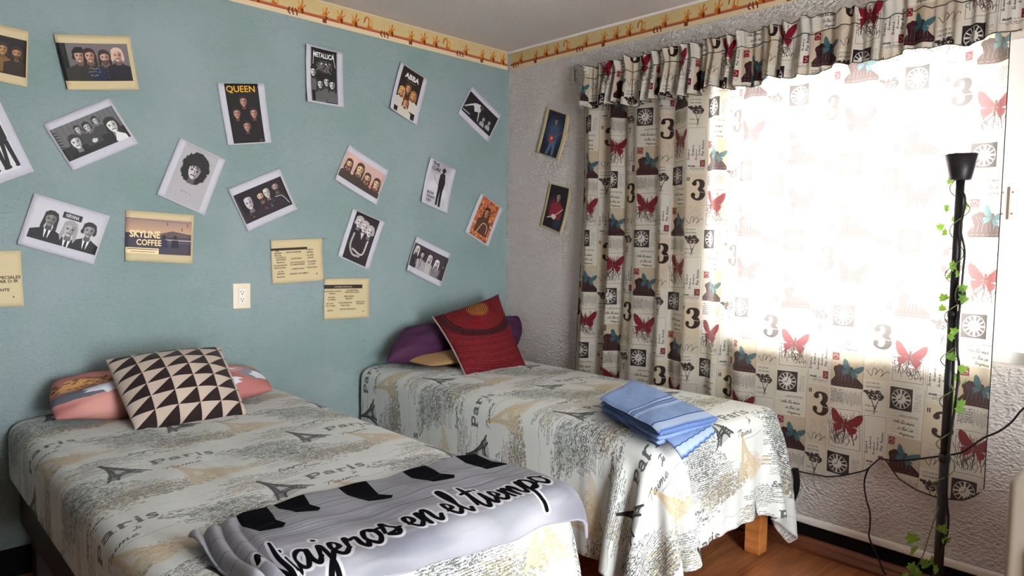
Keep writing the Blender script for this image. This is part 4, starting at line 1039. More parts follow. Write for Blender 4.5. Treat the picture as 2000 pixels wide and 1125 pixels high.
# hinge plate on the window frame
M_lat = mat('white_metal_plate', (224, 220, 214), 0.5)
fp = fx0-.001
pa, pb = on(0, fp, 1950, 366), on(0, fp, 1984, 428); pc = on(0, fp, 1969, 400)
MB().box((fx0, pb.y-.01, WZ0+fw), (fx1, pa.y+.005, WZ1-fw)).build('mullion', M_alu, wfo)
lt = empty('hinge', (fp, pc.y, pb.z), 'white screwed hinge plate on the window frame right beside the curtain', 'hinge')
MB().box((fp-.005, pb.y, pb.z), (fp, pc.y-.003, pa.z), .0015).build('plate', M_lat, lt)
MB().box((fp-.005, pc.y+.003, pb.z), (fp, pa.y, pa.z), .0015).build('plate', M_lat, lt)
MB().tube([(fp-.006, pc.y, pb.z), (fp-.006, pc.y, pa.z)], .004, 10).build('pin', mat('hinge_pin_metal', (110, 92, 84), .5, metal=.3), lt)
M_scr = mat('screw_steel', (140, 140, 140), .4, metal=.8)
for yy in ((pb.y+pc.y)/2, (pa.y+pc.y)/2):
    for zz in (pb.z+.02, pa.z-.02):
        MB().tube([(fp-.008, yy, zz), (fp-.004, yy, zz)], .004, 10).build('screw', M_scr, lt)

# ------------------------------------------------------------------ wall outlet
M_pl = mat('ivory_plastic', (226, 214, 190), 0.35, spec=.5); M_pl2 = mat('white_plastic', (232, 228, 216), 0.3, spec=.5); M_blk = mat('socket_slot', (30, 26, 24), .6)
oc = on(1, 0, 471.5, 578)
ot = empty('wall_outlet', oc, 'ivory double power outlet on the teal wall, left of the cream cards', 'outlet')
def ob(w, h, y0, y1, dx=0, dz=0): return (oc.x+dx-w/2, -y1, oc.z+dz-h/2), (oc.x+dx+w/2, -y0, oc.z+dz+h/2)
MB().box(*ob(.082, .118, .0, .007), .004, 3).build('cover_plate', M_pl, ot, True)
MB().box(*ob(.036, .07, .005, .0095), .0015).build('socket_insert', M_pl2, ot)
for dz in (.0165, -.0165):
    fo = MB().box(*ob(.027, .026, .009, .0115, 0, dz), .001).build('socket', M_pl2, ot)
    MB().box(*ob(.0024, .009, .0113, .0119, -.006, dz+.003)).box(*ob(.0024, .007, .0113, .0119, .006, dz+.003)).box(*ob(.005, .005, .0113, .0119, 0, dz-.007)).build('slot', M_blk, fo)
build_posters()

# ------------------------------------------------------------------ beds
M_pine = mat('orange_pine', (178, 112, 58), 0.45, spec=.35); mottle(M_pine, (160, 96, 46), (196, 128, 70), 4, stretch=(1, 1, 8)); 
M_dwood = mat('dark_brown_wood', (52, 38, 32), 0.6, spec=.3)
M_matt = mat('mattress_ticking', (214, 210, 204), .9)
def bed(x0, x1, y0, y1, zf, mwood, lab, side_label):
    e = empty('bed_frame', ((x0+x1)/2, (y0+y1)/2, 0), lab, 'bed')
    rh, rt = .115, .03
    for a, b in (((x0, y0, zf-rh), (x0+rt, y1, zf)), ((x1-rt, y0, zf-rh), (x1, y1, zf)), ((x0+rt, y0, zf-rh), (x1-rt, y0+rt, zf)), ((x0+rt, y1-rt, zf-rh), (x1-rt, y1, zf))):
        MB().box(a, b, .004).build('rail', mwood, e)
    for lx in (x0+.03, x1-.1):
        for ly in (y0+.03, y1-.1):
            MB().box((lx, ly, 0), (lx+.07, ly+.07, zf-rh+.0 if False else zf-.012), .004).build('leg', mwood, e)
    for k in range(9):
        yy = y0+.06+(y1-y0-.2)*k/8
        MB().box((x0+rt, yy, zf-.022), (x1-rt, yy+.08, zf-.008)).build('slat', mwood, e)
    return e
RB = dict(x0=-1.06, x1=-.17, y0=-1.90, y1=-.03, top=.632)
LB = dict(x0=-2.59, x1=-1.535, y0=-1.93, y1=-.03, top=.60)
def mattress(B, lab):
    m = MB().box((B['x0']+.012, B['y0']+.012, .332), (B['x1']-.012, B['y1']-.01, B['top']-.012), .05, 5)
    o = m.build('mattress', M_matt, None, True); tag(o, lab, 'mattress'); return o
bed(RB['x0']+.04, RB['x1']+.03, RB['y0']+.005, RB['y1'], .33, M_pine, 'orange pine bed frame under the bed beside the window', '')
bed(LB['x0']+.02, LB['x1']-.04, LB['y0']+.04, LB['y1'], .33, M_dwood, 'dark wooden bed frame under the bed at the left', '')
mattress(RB, 'mattress under the printed spread of the window-side bed')
mattress(LB, 'mattress under the printed spread of the left bed')

def rounded_push(P, lo, hi, r, gap):
    c = (lo+hi)/2; hf = (hi-lo)/2-r
    d = P-c; q = np.abs(d)-hf
    qp = np.maximum(q, 0); n = np.linalg.norm(qp, axis=1)
    ins = q.max(1)
    sd = n+np.minimum(ins, 0)-r-gap
    g = np.where(n[:, None] > 1e-6, qp/np.maximum(n, 1e-6)[:, None], 0)
    k = np.argmax(q, 1); gi = np.zeros_like(P); gi[np.arange(len(P)), k] = 1
    g = np.where(n[:, None] > 1e-6, g, gi)*np.where(d < 0, -1, 1)
    hit = sd < 0
    P[hit] -= g[hit]*sd[hit][:, None]
    return hit
def drape(us, vs, init, boxes, pin, steps=260, iters=9, lims=None, bend=.35, seed=0, zfix=None):
    """lets a grid of cloth fall over rounded boxes (position based)"""
    nu, nv = len(us), len(vs)
    P = init.copy(); old = P.copy()
    wt = np.where(pin, 0.0, 1.0)
    G = lambda A: A.reshape(nv, nu, -1)
    du = np.diff(us); dv = np.diff(vs)
    r = np.random.RandomState(seed)
    cons = []
    idx = np.arange(nu*nv).reshape(nv, nu)
    def add(a, b, L, st):
        cons.append((a.ravel(), b.ravel(), L.ravel(), st))
    UU, VV = np.meshgrid(us, vs); F = np.stack([UU.ravel(), VV.ravel()], 1)
    def fam(di, dj, st):
        a = idx[max(0, -dj):nv-max(0, dj), max(0, -di):nu-max(0, di)]
        b = idx[max(0, dj):nv-max(0, -dj), max(0, di):nu-max(0, -di)]
        jj = np.arange(a.shape[0])[:, None]*np.ones(a.shape[1], int)[None]; ii = np.arange(a.shape[1])[None]*np.ones(a.shape[0], int)[:, None]
        par = (jj//max(abs(dj), 1)) % 2 if dj and not di else (ii//max(abs(di), 1)) % 2
        for k in (0, 1):
            s = par == k; aa, bb = a[s], b[s]
            if len(aa): add(aa, bb, np.linalg.norm(F[aa]-F[bb], axis=1), st)
    fam(1, 0, 1); fam(0, 1, 1); fam(1, 1, .5); fam(1, -1, .5); fam(2, 0, bend); fam(0, 2, bend)
    for s in range(steps):
        vel = (P-old)*.965; old = P.copy()
        vel = np.clip(vel, -.03, .03)
        P += (vel+np.array([0, 0, -.00075]))*wt[:, None]
        for it in range(iters):
            for a, b, L, st in cons:
                d = P[b]-P[a]; n = np.linalg.norm(d, axis=1); w = wt[a]+wt[b]
                k = np.where(w > 0, st*(n-L)/np.maximum(n*w, 1e-9), 0)[:, None]*d
                P[a] += k*wt[a][:, None]; P[b] -= k*wt[b][:, None]
            if it % 3 == 2 or it == iters-1:
                free = wt > 0; Q = P[free]; hitany = np.zeros(len(Q), bool)
                for lo, hi, rr, gap in boxes: hitany |= rounded_push(Q, lo, hi, rr, gap)
                if lims:
                    Q[:, 0] = np.minimum(Q[:, 0], lims[0]); Q[:, 1] = np.minimum(Q[:, 1], lims[1]); Q[:, 2] = np.maximum(Q[:, 2], .006)
                P[free] = Q
                O = old[free]; O[hitany] += (Q[hitany]-O[hitany])*.55; old[free] = O
    return P
SP = .0185
def spread(B, left, right, foot, wallside, m, lab, seed, uvoff, xlim, zc=(.03, .0), extra=None):
    us = np.arange(B['x0']-left, B['x1']+right+1e-6, SP); vs = np.arange(B['y1']-.0, B['y0']-foot-1e-6, -SP)
    nu, nv = len(us), len(vs)
    UU, VV = np.meshgrid(us, vs)
    top = B['top']
    P = np.stack([UU, VV, np.full_like(UU, top+.012)], 2)
    if wallside:
        k = UU > B['x1']-.005
        P[..., 0] = np.where(k, B['x1']+.012, UU); P[..., 2] = np.where(k, top+.012-(UU-B['x1']+.005), P[..., 2])
    rr = np.random.RandomState(seed)
    P = P.reshape(-1, 3); P[:, :2] += (rr.rand(len(P), 2)-.5)*.0016
    Uf, Vf = UU.ravel(), VV.ravel()
    pin = (Uf > B['x0']+.07) & (Uf < B['x1']-.07) & (Vf > B['y0']+.09)
    lo = np.array([B['x0'], B['y0'], .10]); hi = np.array([B['x1'], B['y1']+1.0, top])
    bx = [(lo, hi, .045, .007)]
    if extra: bx += extra
    Q = drape(us, vs, P, bx, pin, lims=xlim, seed=seed)
    # soft quilt unevenness on the flat top
    t = np.clip(np.minimum(np.minimum(Uf-B['x0']-.02, B['x1']-.02-Uf), Vf-B['y0']-.02)/.12, 0, 1)
    bump = .0035*np.sin(Uf*17+2.2*np.sin(Vf*5.1+seed))*np.sin(Vf*9.3+1.7*np.sin(Uf*7)+seed)+.002*np.sin(Uf*41+Vf*13)
    for c, a in ((B['x0']+.36, .006), (B['x0']+.68, .005)):        # press creases running down the bed
        bump += a*np.exp(-((Uf-c-.012*np.sin(Vf*3))/.009)**2)
    Q[:, 2] += (bump+.003)*t
    uv = np.stack([(Uf+uvoff[0])/.6, (Vf+uvoff[1])/.88], 1)
    me = mesh('bedspread', Q, grid_faces(nu, nv, flip=True), uv)
    o = link('bedspread', me, m)
    s1 = o.modifiers.new('sub', 'SUBSURF'); s1.levels = 1; s1.render_levels = 1
    so = o.modifiers.new('thickness', 'SOLIDIFY'); so.thickness = .003; so.offset = 1
    tag(o, lab, 'bedspread', 'matching printed bedspreads')
    return o, Q.reshape(nv, nu, 3)
bp_cv = bedspread_print()
M_spread = print_mat('bedspread_print', bp_cv, .75, spec=.2, bump=(28, .35, .008, 3, .5), sheen=.15)
spread(RB, .44, .30, .405, True, M_spread, 'pale bedspread with grey tower and lettering print on the window-side bed, under the towel', 3, (-.10+.86, .83), (-.105, -.022))
spread(LB, .19, .40, .40, False, M_spread, 'pale bedspread with grey tower and lettering print on the left bed, under the grey throw', 8, (1.96, .78), (-.02, -.022))

# ------------------------------------------------------------------ pillows and cushions
def cushion(name, quad, thick, m, lab=None, cat=None, n=36, pinch=.055, sag=0.0, seed=0, power=.62, back=None, edge=0.0, parent=None, wr=.0):
    """quad: top-left, top-right, bottom-right, bottom-left corners of the visible face (world)"""
    q = [Vector(p) for p in quad]
    nrm = ((q[1]-q[0]).cross(q[3]-q[0])).normalized()
    if nrm.dot(Vector(CAM)-q[0]) < 0: nrm = -nrm
    ctr = sum(q, Vector())/4
    V = []; U = []
    rr = np.random.RandomState(seed); ph = rr.rand(8)*6.28
    for side in (1, -1):
        for b in range(n):
            for a in range(n):
                s, t = a/(n-1), b/(n-1)
                es, et = 4*s*(1-s), 4*t*(1-t)
                s2 = s+pinch*et*(.5-s)*2*.5*1.0; t2 = t+pinch*es*(.5-t)*2*.5
                p = (q[0]*(1-s2)+q[1]*s2)*(1-t2)+(q[3]*(1-s2)+q[2]*s2)*t2
                h = (es**power)*(et**power)
                w = wr*(math.sin(s*9+ph[0])*math.sin(t*7+ph[1])+.6*math.sin(s*21+t*9+ph[2])+.5*math.sin(t*19-s*13+ph[3]))*min(1, h*1.6)
                k = thick/2*h*side*(1 if side > 0 or back is None else back)
                p = p+nrm*(k+w)+Vector((0, 0, -sag*(1-es)*h))
                V.append(p); U.append((s, 1-t))
    F = grid_faces(n, n)+grid_faces(n, n, True, n*n)
    me = mesh(name, V, F, U)
    bm = bmesh.new(); bm.from_mesh(me)
    bmesh.ops.remove_doubles(bm, verts=bm.verts, dist=.0004)
    bmesh.ops.recalc_face_normals(bm, faces=bm.faces); bm.to_mesh(me); bm.free()
    o = link(name, me, m, parent)
    s = o.modifiers.new('sub', 'SUBSURF'); s.levels = 1; s.render_levels = 1
    if lab: tag(o, lab, cat)
    rim = []
    for s_, t_ in [(i/40, 0) for i in range(40)]+[(1, i/40) for i in range(40)]+[(1-i/40, 1) for i in range(40)]+[(0, 1-i/40) for i in range(41)]:
        es, et = 4*s_*(1-s_), 4*t_*(1-t_)
        s2 = s_+pinch*et*(.5-s_); t2 = t_+pinch*es*(.5-t_)
        rim.append((q[0]*(1-s2)+q[1]*s2)*(1-t2)+(q[3]*(1-s2)+q[2]*s2)*t2)
    return o, rim
zl = LB['top']+.025; zr = RB['top']+.025
# left bed: pink floral pillow, then the triangle cushion leaning on it
cushion('pillow', [(-2.46, -.08, .765), (-1.70, -.08, .735), (-1.68, -.32, zl+.03), (-2.50, -.30, zl+.03)], .16, print_mat('floral_cotton', floral_print(), .8, bump=(9, .6, .02, 2, .5)), 'pink floral pillow lying behind the triangle cushion on the left bed', 'pillow', seed=2, wr=.010, pinch=-.05, power=.5)
tq = [on(1, -.235, 203, 702), on(1, -.235, 430, 676), on(1, -.50, 486, 812), on(1, -.50, 262, 842)]
tc_, rim = cushion('cushion', tq, .19, print_mat('triangle_cotton', triangles_print(), .8, bump=(220, .2, .001), sheen=.1), 'black and cream triangle-patterned cushion on the left bed', 'cushion', seed=1, wr=.0025, pinch=.0)
# window-side bed: tan pillow, plum pillow, red cushion
M_tan = mat('tan_satin', (176, 142, 96), .5, bump=(12, .5, .02)); M_plum = mat('plum_cotton', (66, 30, 62), .7, bump=(10, .5, .02))
cushion('pillow', [(-.93, -.05, zr+.035), (-.20, -.05, zr+.035), (-.185, -.40, zr+.03), (-.89, -.40, zr+.03)], .085, M_tan, 'tan pillow lying flat under the plum pillow', 'pillow', seed=5, wr=.004, pinch=.03)
cushion('pillow', [on(1, -.08, 790, 640), on(1, -.08, 1026, 618), on(1, -.20, 1004, 690), on(1, -.22, 752, 709)], .22, M_plum, 'plum purple pillow between the red cushion and the teal wall', 'pillow', seed=6, wr=.010, pinch=-.05, power=.5)
rq = [on(1, -.25, 844, 618), on(1, -.25, 974, 573), on(1, -.545, 1029, 716), on(1, -.545, 910, 736)]
rc_, rim = cushion('cushion', rq, .13, print_mat('ring_weave', rings_print(), .8, bump=(160, .3, .002)), 'dark red cushion with a dotted ring pattern standing on the window-side bed', 'cushion', seed=3, wr=.002, pinch=.06)
M_pipe = mat('grey_piping', (150, 136, 128), .8)
MB().tube(rim[118:]+rim[:1], .0045, 8).build('piping', M_pipe, rc_)

# ------------------------------------------------------------------ folded blue towel
M_towel = print_mat('towel_terry', towel_print(), .95, spec=.05, bump=(420, .9, .003, 2, .6))
zt = zr+.002
def sheet(quads_z, th, name=None, uv=(0, 0, 1, 1), n=26, m=8, droop=None):
    pass
te = empty('towel', (-.8, -1.65, zt), 'folded light blue towel with woven stripes on the window-side bed', 'towel')
A_, B_, C_, D_ = [on(2, zt+.055, *p) for p in ((1166, 792), (1257, 752), (1345, 772), (1300, 868))]
# corners of the folded pad in plan: left, back, right, front
Lc, Bc = Vector((-.915, -1.515, 0)), Vector((-.50, -1.37, 0))
Rc, Fc = Vector((-.79, -1.95, 0)), Vector((-1.12, -1.93, 0))
def pad(z0, th, shrink, uvr, name, over=0.0, drop=0.0, nn=34, mm=22, seed=0, fold=True):
    """a padded towel layer: s runs from the fold (left/back) to the free end (right/front), t across"""
    rr = np.random.RandomState(seed); ph = rr.rand(4)*6
    V = []; U = []
    for side in (1, 0):
        for j in range(mm):
            for i in range(nn):
                s, t = i/(nn-1), j/(mm-1)
                a = Lc.lerp(Fc, 0) ; 
                p = (Lc*(1-t)+Bc*t)*(1-s*(1+over))+(Fc*(1-t)+Rc*t)*(s*(1+over))
                c = (Lc+Bc+Rc+Fc)/4
                p = c+(p-c)*(1-shrink)
                e = min(1, (1-abs(2*t-1))*9)**.5*min(1, s*16 if fold else 1)**.5
                zz = z0+th*(.5+(.5*e if side else -.5*e))
                ss = max(0, s*(1+over)-.86)
                zz -= drop*ss*ss*12
                zz += .003*math.sin(7*s+ph[0])*math.sin(5*t+ph[1])+.0015*math.sin(17*s+9*t+ph[2])
                V.append((p.x, p.y, zz)); U.append((uvr[0]+(uvr[2]-uvr[0])*s, uvr[1]+(uvr[3]-uvr[1])*t))
    F = grid_faces(nn, mm)+grid_faces(nn, mm, True, nn*mm)
    N = nn*mm
    for i in range(nn-1):
        for j in (0, mm-1):
            a = j*nn+i; f = (a, a+1, a+1+N, a+N); F.append(f if j else f[::-1])
    for j in range(mm-1):
        for i in (0, nn-1):
            a = j*nn+i; f = (a, a+nn, a+nn+N, a+N); F.append(f if not i else f[::-1])
    me = mesh(name, V, F, U); bm = bmesh.new(); bm.from_mesh(me); bmesh.ops.recalc_face_normals(bm, faces=bm.faces); bm.to_mesh(me); bm.free()
    return link(name, me, M_towel, te)
pad(zt, .016, .05, (.02, 0, .45, 1), 'folded_layer', seed=1)
pad(zt+.0165, .016, .02, (.02, 0, .45, 1), 'folded_layer', seed=2)
pad(zt+.033, .016, .04, (.02, 0, .45, 1), 'folded_layer', seed=3)
pad(zt+.0495, .017, .0, (.0, 0, 1, 1), 'top_layer', over=.03, drop=.03, seed=4)
# free lower flap sticking out at the front right
V = []; U = []
a0, a1, b0, b1 = Vector((-1.06, -1.90, zt+.02)), Vector((-.80, -1.90, zt+.02)), Vector((-1.075, -2.0, zt-.035)), Vector((-.83, -1.975, zt+.006))
for j in range(10):
    for i in range(24):
        s, t = i/23, j/9
        p = (a0*(1-s)+a1*s)*(1-t)+(b0*(1-s)+b1*s)*t
        p.z += .003*math.sin(s*38)*t+.012*math.sin(t*math.pi)
        V.append(p); U.append((.67+.33*t, s))
me = mesh('lower_flap', V, grid_faces(24, 10, True), U); o = link('lower_flap', me, M_towel, te)
so = o.modifiers.new('thickness', 'SOLIDIFY'); so.thickness = .006; so.offset = 0

# ------------------------------------------------------------------ grey throw with lettering, across the foot of the left bed
def wrap(d, lo, r):
    """distance travelled along a path that runs flat and turns down over an edge at lo -> (advance, drop)"""
    arc = r*math.pi/2
    if d <= lo: return d, 0.0
    if d < lo+arc:
        a = (d-lo)/r; return lo+r*math.sin(a), r*(1-math.cos(a))
    return lo+r, r+(d-lo-arc)
TW, TH = 1.09, .475
nu, nv = 130, 64; V = []; U = []
ztop = LB['top']+.030
for j in range(nv):
    for i in range(nu):
        s, t = i/(nu-1), j/(nv-1)
        u = s*TW-.012*math.sin(t*5); v = t*TH*(1-.08*(1-s))
        xs = -2.50; skew = -.035*t
        # left end is gathered into folds
        gather = max(0, .16-s)/.16
        X = xs+u+skew+.10*gather*(.3+t)*.6
        ax, dx = wrap(X, LB['x1']-.045, .055)
        yv = .0+v-.01*(1-s)+.09*gather
        ay, dy = wrap(1.535+yv, -LB['y0']-.04, .055)
        dxx = min(dx, .09)
        z = ztop-dx*.55-dy
        z += .004*math.sin(X*14+t*6)+.0025*math.sin(X*37-t*11)+.016*gather*(math.sin(s*120+t*9)+.6)+.004*math.sin(X*22)*(dy > .02)
        ox = dx*.18
        oy = .010*math.sin(X*19)*min(1, dy*9)+.030*min(1, dy*7)
        V.append((ax+ox, -ay-oy-.002*(dy > 0), z)); U.append((s, 1-t))
me = mesh('throw_blanket', V, grid_faces(nu, nv, True), U)
M_throw = print_mat('throw_print', throw_print(), .9, spec=.05, bump=(60, .35, .004, 3, .5))
o = link('throw_blanket', me, M_throw)
so = o.modifiers.new('thickness', 'SOLIDIFY'); so.thickness = .007; so.offset = 1
so = o.modifiers.new('sub', 'SUBSURF'); so.levels = 1; so.render_levels = 1
tag(o, 'grey plush throw with black cursive words across the foot of the left bed', 'blanket')
M_hem = mat('grey_plush_hem', (138, 138, 148), .9, bump=(120, .8, .003))
E_ = [Vector(V[j*nu+i])+Vector((0, 0, .004)) for j, i in [(nv-1, i) for i in range(6, nu, 3)]+[(j, nu-1) for j in range(nv-1, -1, -3)]]
MB().tube(E_, .006, 8).build('hem', M_hem, o, True)

# ------------------------------------------------------------------ curtain, valance, rods
cur_cv = curtain_print()
M_curt = print_mat('postcard_cotton', cur_cv, .85, translucent=.52, spec=.05, tint=(.92, .86, .80, .17), refl=.75)
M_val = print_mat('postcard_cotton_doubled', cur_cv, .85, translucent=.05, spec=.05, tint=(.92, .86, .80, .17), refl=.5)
XC = -.068
def hem_z(y):
    pts = [(-.6, .36), (-.7, .35), (-1.2, .35), (-1.6, .34), (-1.955, .349), (-2.06, .357), (-2.124, .382), (-2.2, .43), (-2.262, .487), (-2.285, .492), (-2.31, .468), (-2.36, .42), (-2.409, .395), (-2.49, .386), (-2.561, .398), (-2.60, .43), (-2.63, .47)]
    ys = [-p[0] for p in pts]; return float(np.interp(-y, ys, [p[1] for p in pts]))
CY0, CY1 = -.672, -2.622
def curt_x(y, z):
    s = -y
    L = 1/(1+math.exp((s-1.50)/.06))          # gathered left part
    Rr = 1-L
    zz = (z-1.2)
    ph = 2*math.pi*(s+.012*math.sin(3*zz+s*4))/.155
    a = .031*(.75+.35*math.sin(s*9+1))
    f = a*(math.sin(ph+.8*math.sin(ph*.5+1))+.28*math.sin(2*ph+1))
    mid = .03*math.exp(-((s-1.57)/.045)**2)-.028*math.exp(-((s-1.66)/.05)**2)
    top = max(0, (z-1.55)/.5)
    g = .009*math.sin(2*math.pi*s/.31+.6*zz)+.006*(1+top)*math.sin(2*math.pi*s/.118+2*zz+1)*(.35+.65*top)
    low = max(0, (.62-z)/.25)
    tuck = low*(-.03*math.exp(-((s-2.28)/.05)**2)+.018*math.sin((s-2.28)*18)*math.exp(-((s-2.28)/.2)**2))
    edge = -.018*math.exp(-((s-2.62)/.03)**2)
    return XC+L*f+mid+Rr*g+tuck+edge
ny, nz = 440, 84
ys = np.linspace(CY0, CY1, ny)
xm = np.array([curt_x(y, 1.3) for y in ys])
arc = np.concatenate([[0], np.cumsum(np.hypot(np.diff(ys), np.diff(xm)))])
a0 = np.interp(2.331, -ys, arc)
V = []; U = []
ZT = 2.13
for j in range(nz):
    t = j/(nz-1)
    for i, y in enumerate(ys):
        zb = hem_z(y); z = ZT+(zb-ZT)*t
        # the cloth is drawn a little towards the tuck near the hem
        yy = y+(-.02*math.exp(-((-y-2.20)/.06)**2)+.02*math.exp(-((-y-2.36)/.06)**2))*max(0, (.7-z)/.25)
        yy += .012*math.sin(z*3.1)*(1 if -y < .8 else 0)*(.8+y if -y < .8 else 0)*8
        V.append((curt_x(y, z), yy, z))
        zt = ZT+(.36-ZT)*t if zb > .36 else z
        U.append((( .043+arc[i]-a0)/.46, -(.052+1.966-(z+0*zt))/.615))
ct = link('curtain', mesh('curtain', V, grid_faces(ny, nz), U), M_curt)
tag(ct, 'translucent cotton curtain printed with postcards, clocks, butterflies and threes', 'curtain')
M_stitch = mat('dark_overlock_hem', (40, 44, 40), .9)
E_ = [V[(nz-1)*ny+i] for i in range(0, ny, 4)]; MB().tube(E_, .0028, 6).build('hem', M_stitch, ct, True)
E_ = [V[j*ny+ny-1] for j in range(0, nz)]; MB().tube(E_, .0016, 6).build('side_hem', M_stitch, ct, True)
E_ = [V[j*ny] for j in range(0, nz)]; MB().tube(E_, .0016, 6).build('side_hem', M_stitch, ct, True)
# valance: gathered header and a deep ruffle
VY0, VY1 = -.735, -2.67
ny, nz = 560, 22
ys = np.linspace(VY0, VY1, ny)
def val_x(y, w):
    s = -y; ph = 2*math.pi*(s+.03*math.sin(s*5))/(.085); tight = max(.3, 1.15-max(0, s-1.5)*.8)
    return -.122-.012*w+tight*(.010+.020*w)*(math.sin(ph+math.sin(ph*.37)*2)+.35*math.sin(ph*2.3+1))
V = []; U = []
xm = np.array([val_x(y, .6) for y in ys]); arc = np.concatenate([[0], np.cumsum(np.hypot(np.diff(ys), np.diff(xm)))])
for j in range(nz):
    t = j/(nz-1)
    for i, y in enumerate(ys):
        s = -y
        zt = 2.262+.006*math.sin(s*70)+.004*math.sin(s*131+1)
        zb = np.interp(s, [.73, 1.0, 1.25, 1.5, 1.85, 2.2, 2.67], [2.062, 2.03, 2.028, 2.03, 2.032, 2.048, 2.06])+.010*math.sin(s*22)+.006*math.sin(s*47)
        z = zt+(zb-zt)*t
        w = abs(t-.24)/.76 if t > .24 else (.24-t)/.24*.6
        x = val_x(y, w)-.014*math.exp(-((t-.30)/.05)**2)*0
        V.append((x, y, z)); U.append(((arc[i]+.31)/.46, -(2.1-z+.02*math.sin(s*3))/.615))
vl = link('valance', mesh('valance', V, grid_faces(ny, nz), U), M_val)
tag(vl, 'gathered postcard-print valance ruffle along the top of the curtain', 'valance')
for j, nm in ((0, 'header_edge'), (nz-1, 'hem')):
    E_ = [V[j*ny+i] for i in range(0, ny, 4)]; MB().tube(E_, .0019, 6).build(nm, M_stitch, vl, True)
E_ = [(V[6*ny+i][0]-.002, V[6*ny+i][1], V[6*ny+i][2]) for i in range(0, ny, 4)]; MB().tube(E_, .0018, 6).build('gather_seam', M_stitch, vl, True)
M_chrome = mat('chrome_rod', (190, 190, 192), .25, metal=.9)
ro = empty('curtain_rod', (-.084, -1.6, 2.235), 'chrome curtain rod bent back to the wall at the left end of the valance', 'curtain rod')
ln = on(0, 0, 1125, 130)
MB().tube([(-.008, -.548, 2.235), (-.008, -.548, 2.285), (-.012, -.55, 2.305), (-.03, -.56, 2.312), (-.07, -.62, 2.300), (-.084, -.70, 2.275), (-.084, -.85, 2.245), (-.084, -2.75, 2.240)], .0055, 12).build('rod', M_chrome, ro, True)
MB().box((-.004, -.565, 2.225), (-.0005, -.532, 2.30), .001).build('bracket', M_chrome, ro)
M_rodw = mat('white_rod', (226, 226, 224), .35)
r2 = empty('curtain_rod', (-.07, -1.6, 2.095), 'white flat curtain rod end showing below the chrome rod, left of the curtain', 'curtain rod')
MB().box((-.086, -2.9, 2.085), (-.078, -.645, 2.105), .002).box((-.086, -.653, 2.085), (-.002, -.645, 2.105), .002).build('rod', M_rodw, r2)
MB().box((-.006, -.655, 2.075), (-.0005, -.60, 2.115), .002).build('bracket', M_rodw, r2)

# ------------------------------------------------------------------ floor lamp with cord, ivy garland
M_black = mat('black_lamp_enamel', (22, 21, 24), .45, spec=.4)
LX, LY = -.30, -2.548
la = empty('floor_lamp', (LX, LY, 0), 'slim black floor lamp with a small cone shade standing by the curtain', 'lamp')
MB().lathe((LX, LY, 0), [(0, 0), (.13, 0), (.135, .008), (.13, .018), (.03, .026), (.018, .04)], 40).build('base', M_black, la, True)
MB().tube([(LX, LY, .02), (LX, LY, .60)], .0155, 16).tube([(LX, LY, .60), (LX, LY, 1.1)], .0145, 16).tube([(LX, LY, 1.1), (LX, LY, 1.56)], .0135, 16).build('pole', M_black, la, True)
MB().tube([(LX, LY, .59), (LX, LY, .615)], .018, 16).build('collar', M_black, la, True)
MB().tube([(LX, LY, 1.09), (LX, LY, 1.112)], .017, 16).build('collar', M_black, la, True)
MB().lathe((LX, LY, 1.553), [(.012, 0), (.030, .0), (.032, .003), (.049, .086), (.047, .086), (.030, .005), (.0, .004)], 36).build('lamp_shade', M_black, la, True)
M_cord = mat('black_cord', (18, 18, 19), .5)
def line(x, pts, n=6): return spline([tuple(on(0, x, *p)) for p in pts], n)
MB().tube(line(-.325, [(1876, 372), (1884, 382), (1885, 400), (1879, 430), (1877, 452), (1884, 490), (1881, 530), (1878, 560)]), .0035, 8).tube(line(-.325, [(1875, 592), (1871, 640), (1870, 690), (1873, 715), (1868, 770), (1862, 815), (1857, 845), (1853, 880), (1848, 930), (1849, 980), (1852, 1010), (1850, 1040), (1843, 1065), (1838, 1085), (1836, 1110), (1833, 1140)]), .0042, 8).build('cord', M_cord, la, True)
sp = on(0, -.325, 1876, 576)
sm = MB(); sm.lathe((sp.x, sp.y, sp.z-.033), [(0, 0), (.008, .002), (.014, .012), (.0165, .033), (.014, .054), (.008, .064), (0, .066)], 20); sm.build('inline_switch', M_cord, la, True)

def leaf_mat():
    m = mat('ivy_leaf', (74, 124, 52), .5, spec=.3); mottle(m, (56, 104, 44), (110, 150, 66), 60)
    nt = m.node_tree; b = nt.nodes['Principled BSDF']; tr = nt.nodes.new('ShaderNodeBsdfTranslucent'); tr.inputs[0].default_value = (*lin((150, 196, 64)), 1)
    mx = nt.nodes.new('ShaderNodeMixShader'); mx.inputs[0].default_value = .45
    nt.links.new(b.outputs[0], mx.inputs[1]); nt.links.new(tr.outputs[0], mx.inputs[2]); nt.links.new(mx.outputs[0], nt.nodes['Material Output'].inputs[0]); return m
M_leaf = leaf_mat(); M_vine = mat('vine_stem', (92, 108, 62), .7)
iv = empty('ivy_garland', (LX, LY, .3), 'green artificial ivy vine wound around the black lamp pole', 'ivy garland')
st = []
for k in range(150):
    t = k/149; z = 1.56-1.10*t; a = t*2*math.pi*7.5
    r = .020+.012*(.5+.5*math.sin(t*23))
    st.append((LX-r*math.cos(a), LY+r*math.sin(a), z))
tail = [tuple(on(0, -.34, *p)) for p in ((1826, 1012), (1815, 1045), (1806, 1075), (1795, 1100), (1775, 1130))]
MB().tube(spline(st[::2]+tail, 3), .0018, 6).build('stem', M_vine, iv, True)
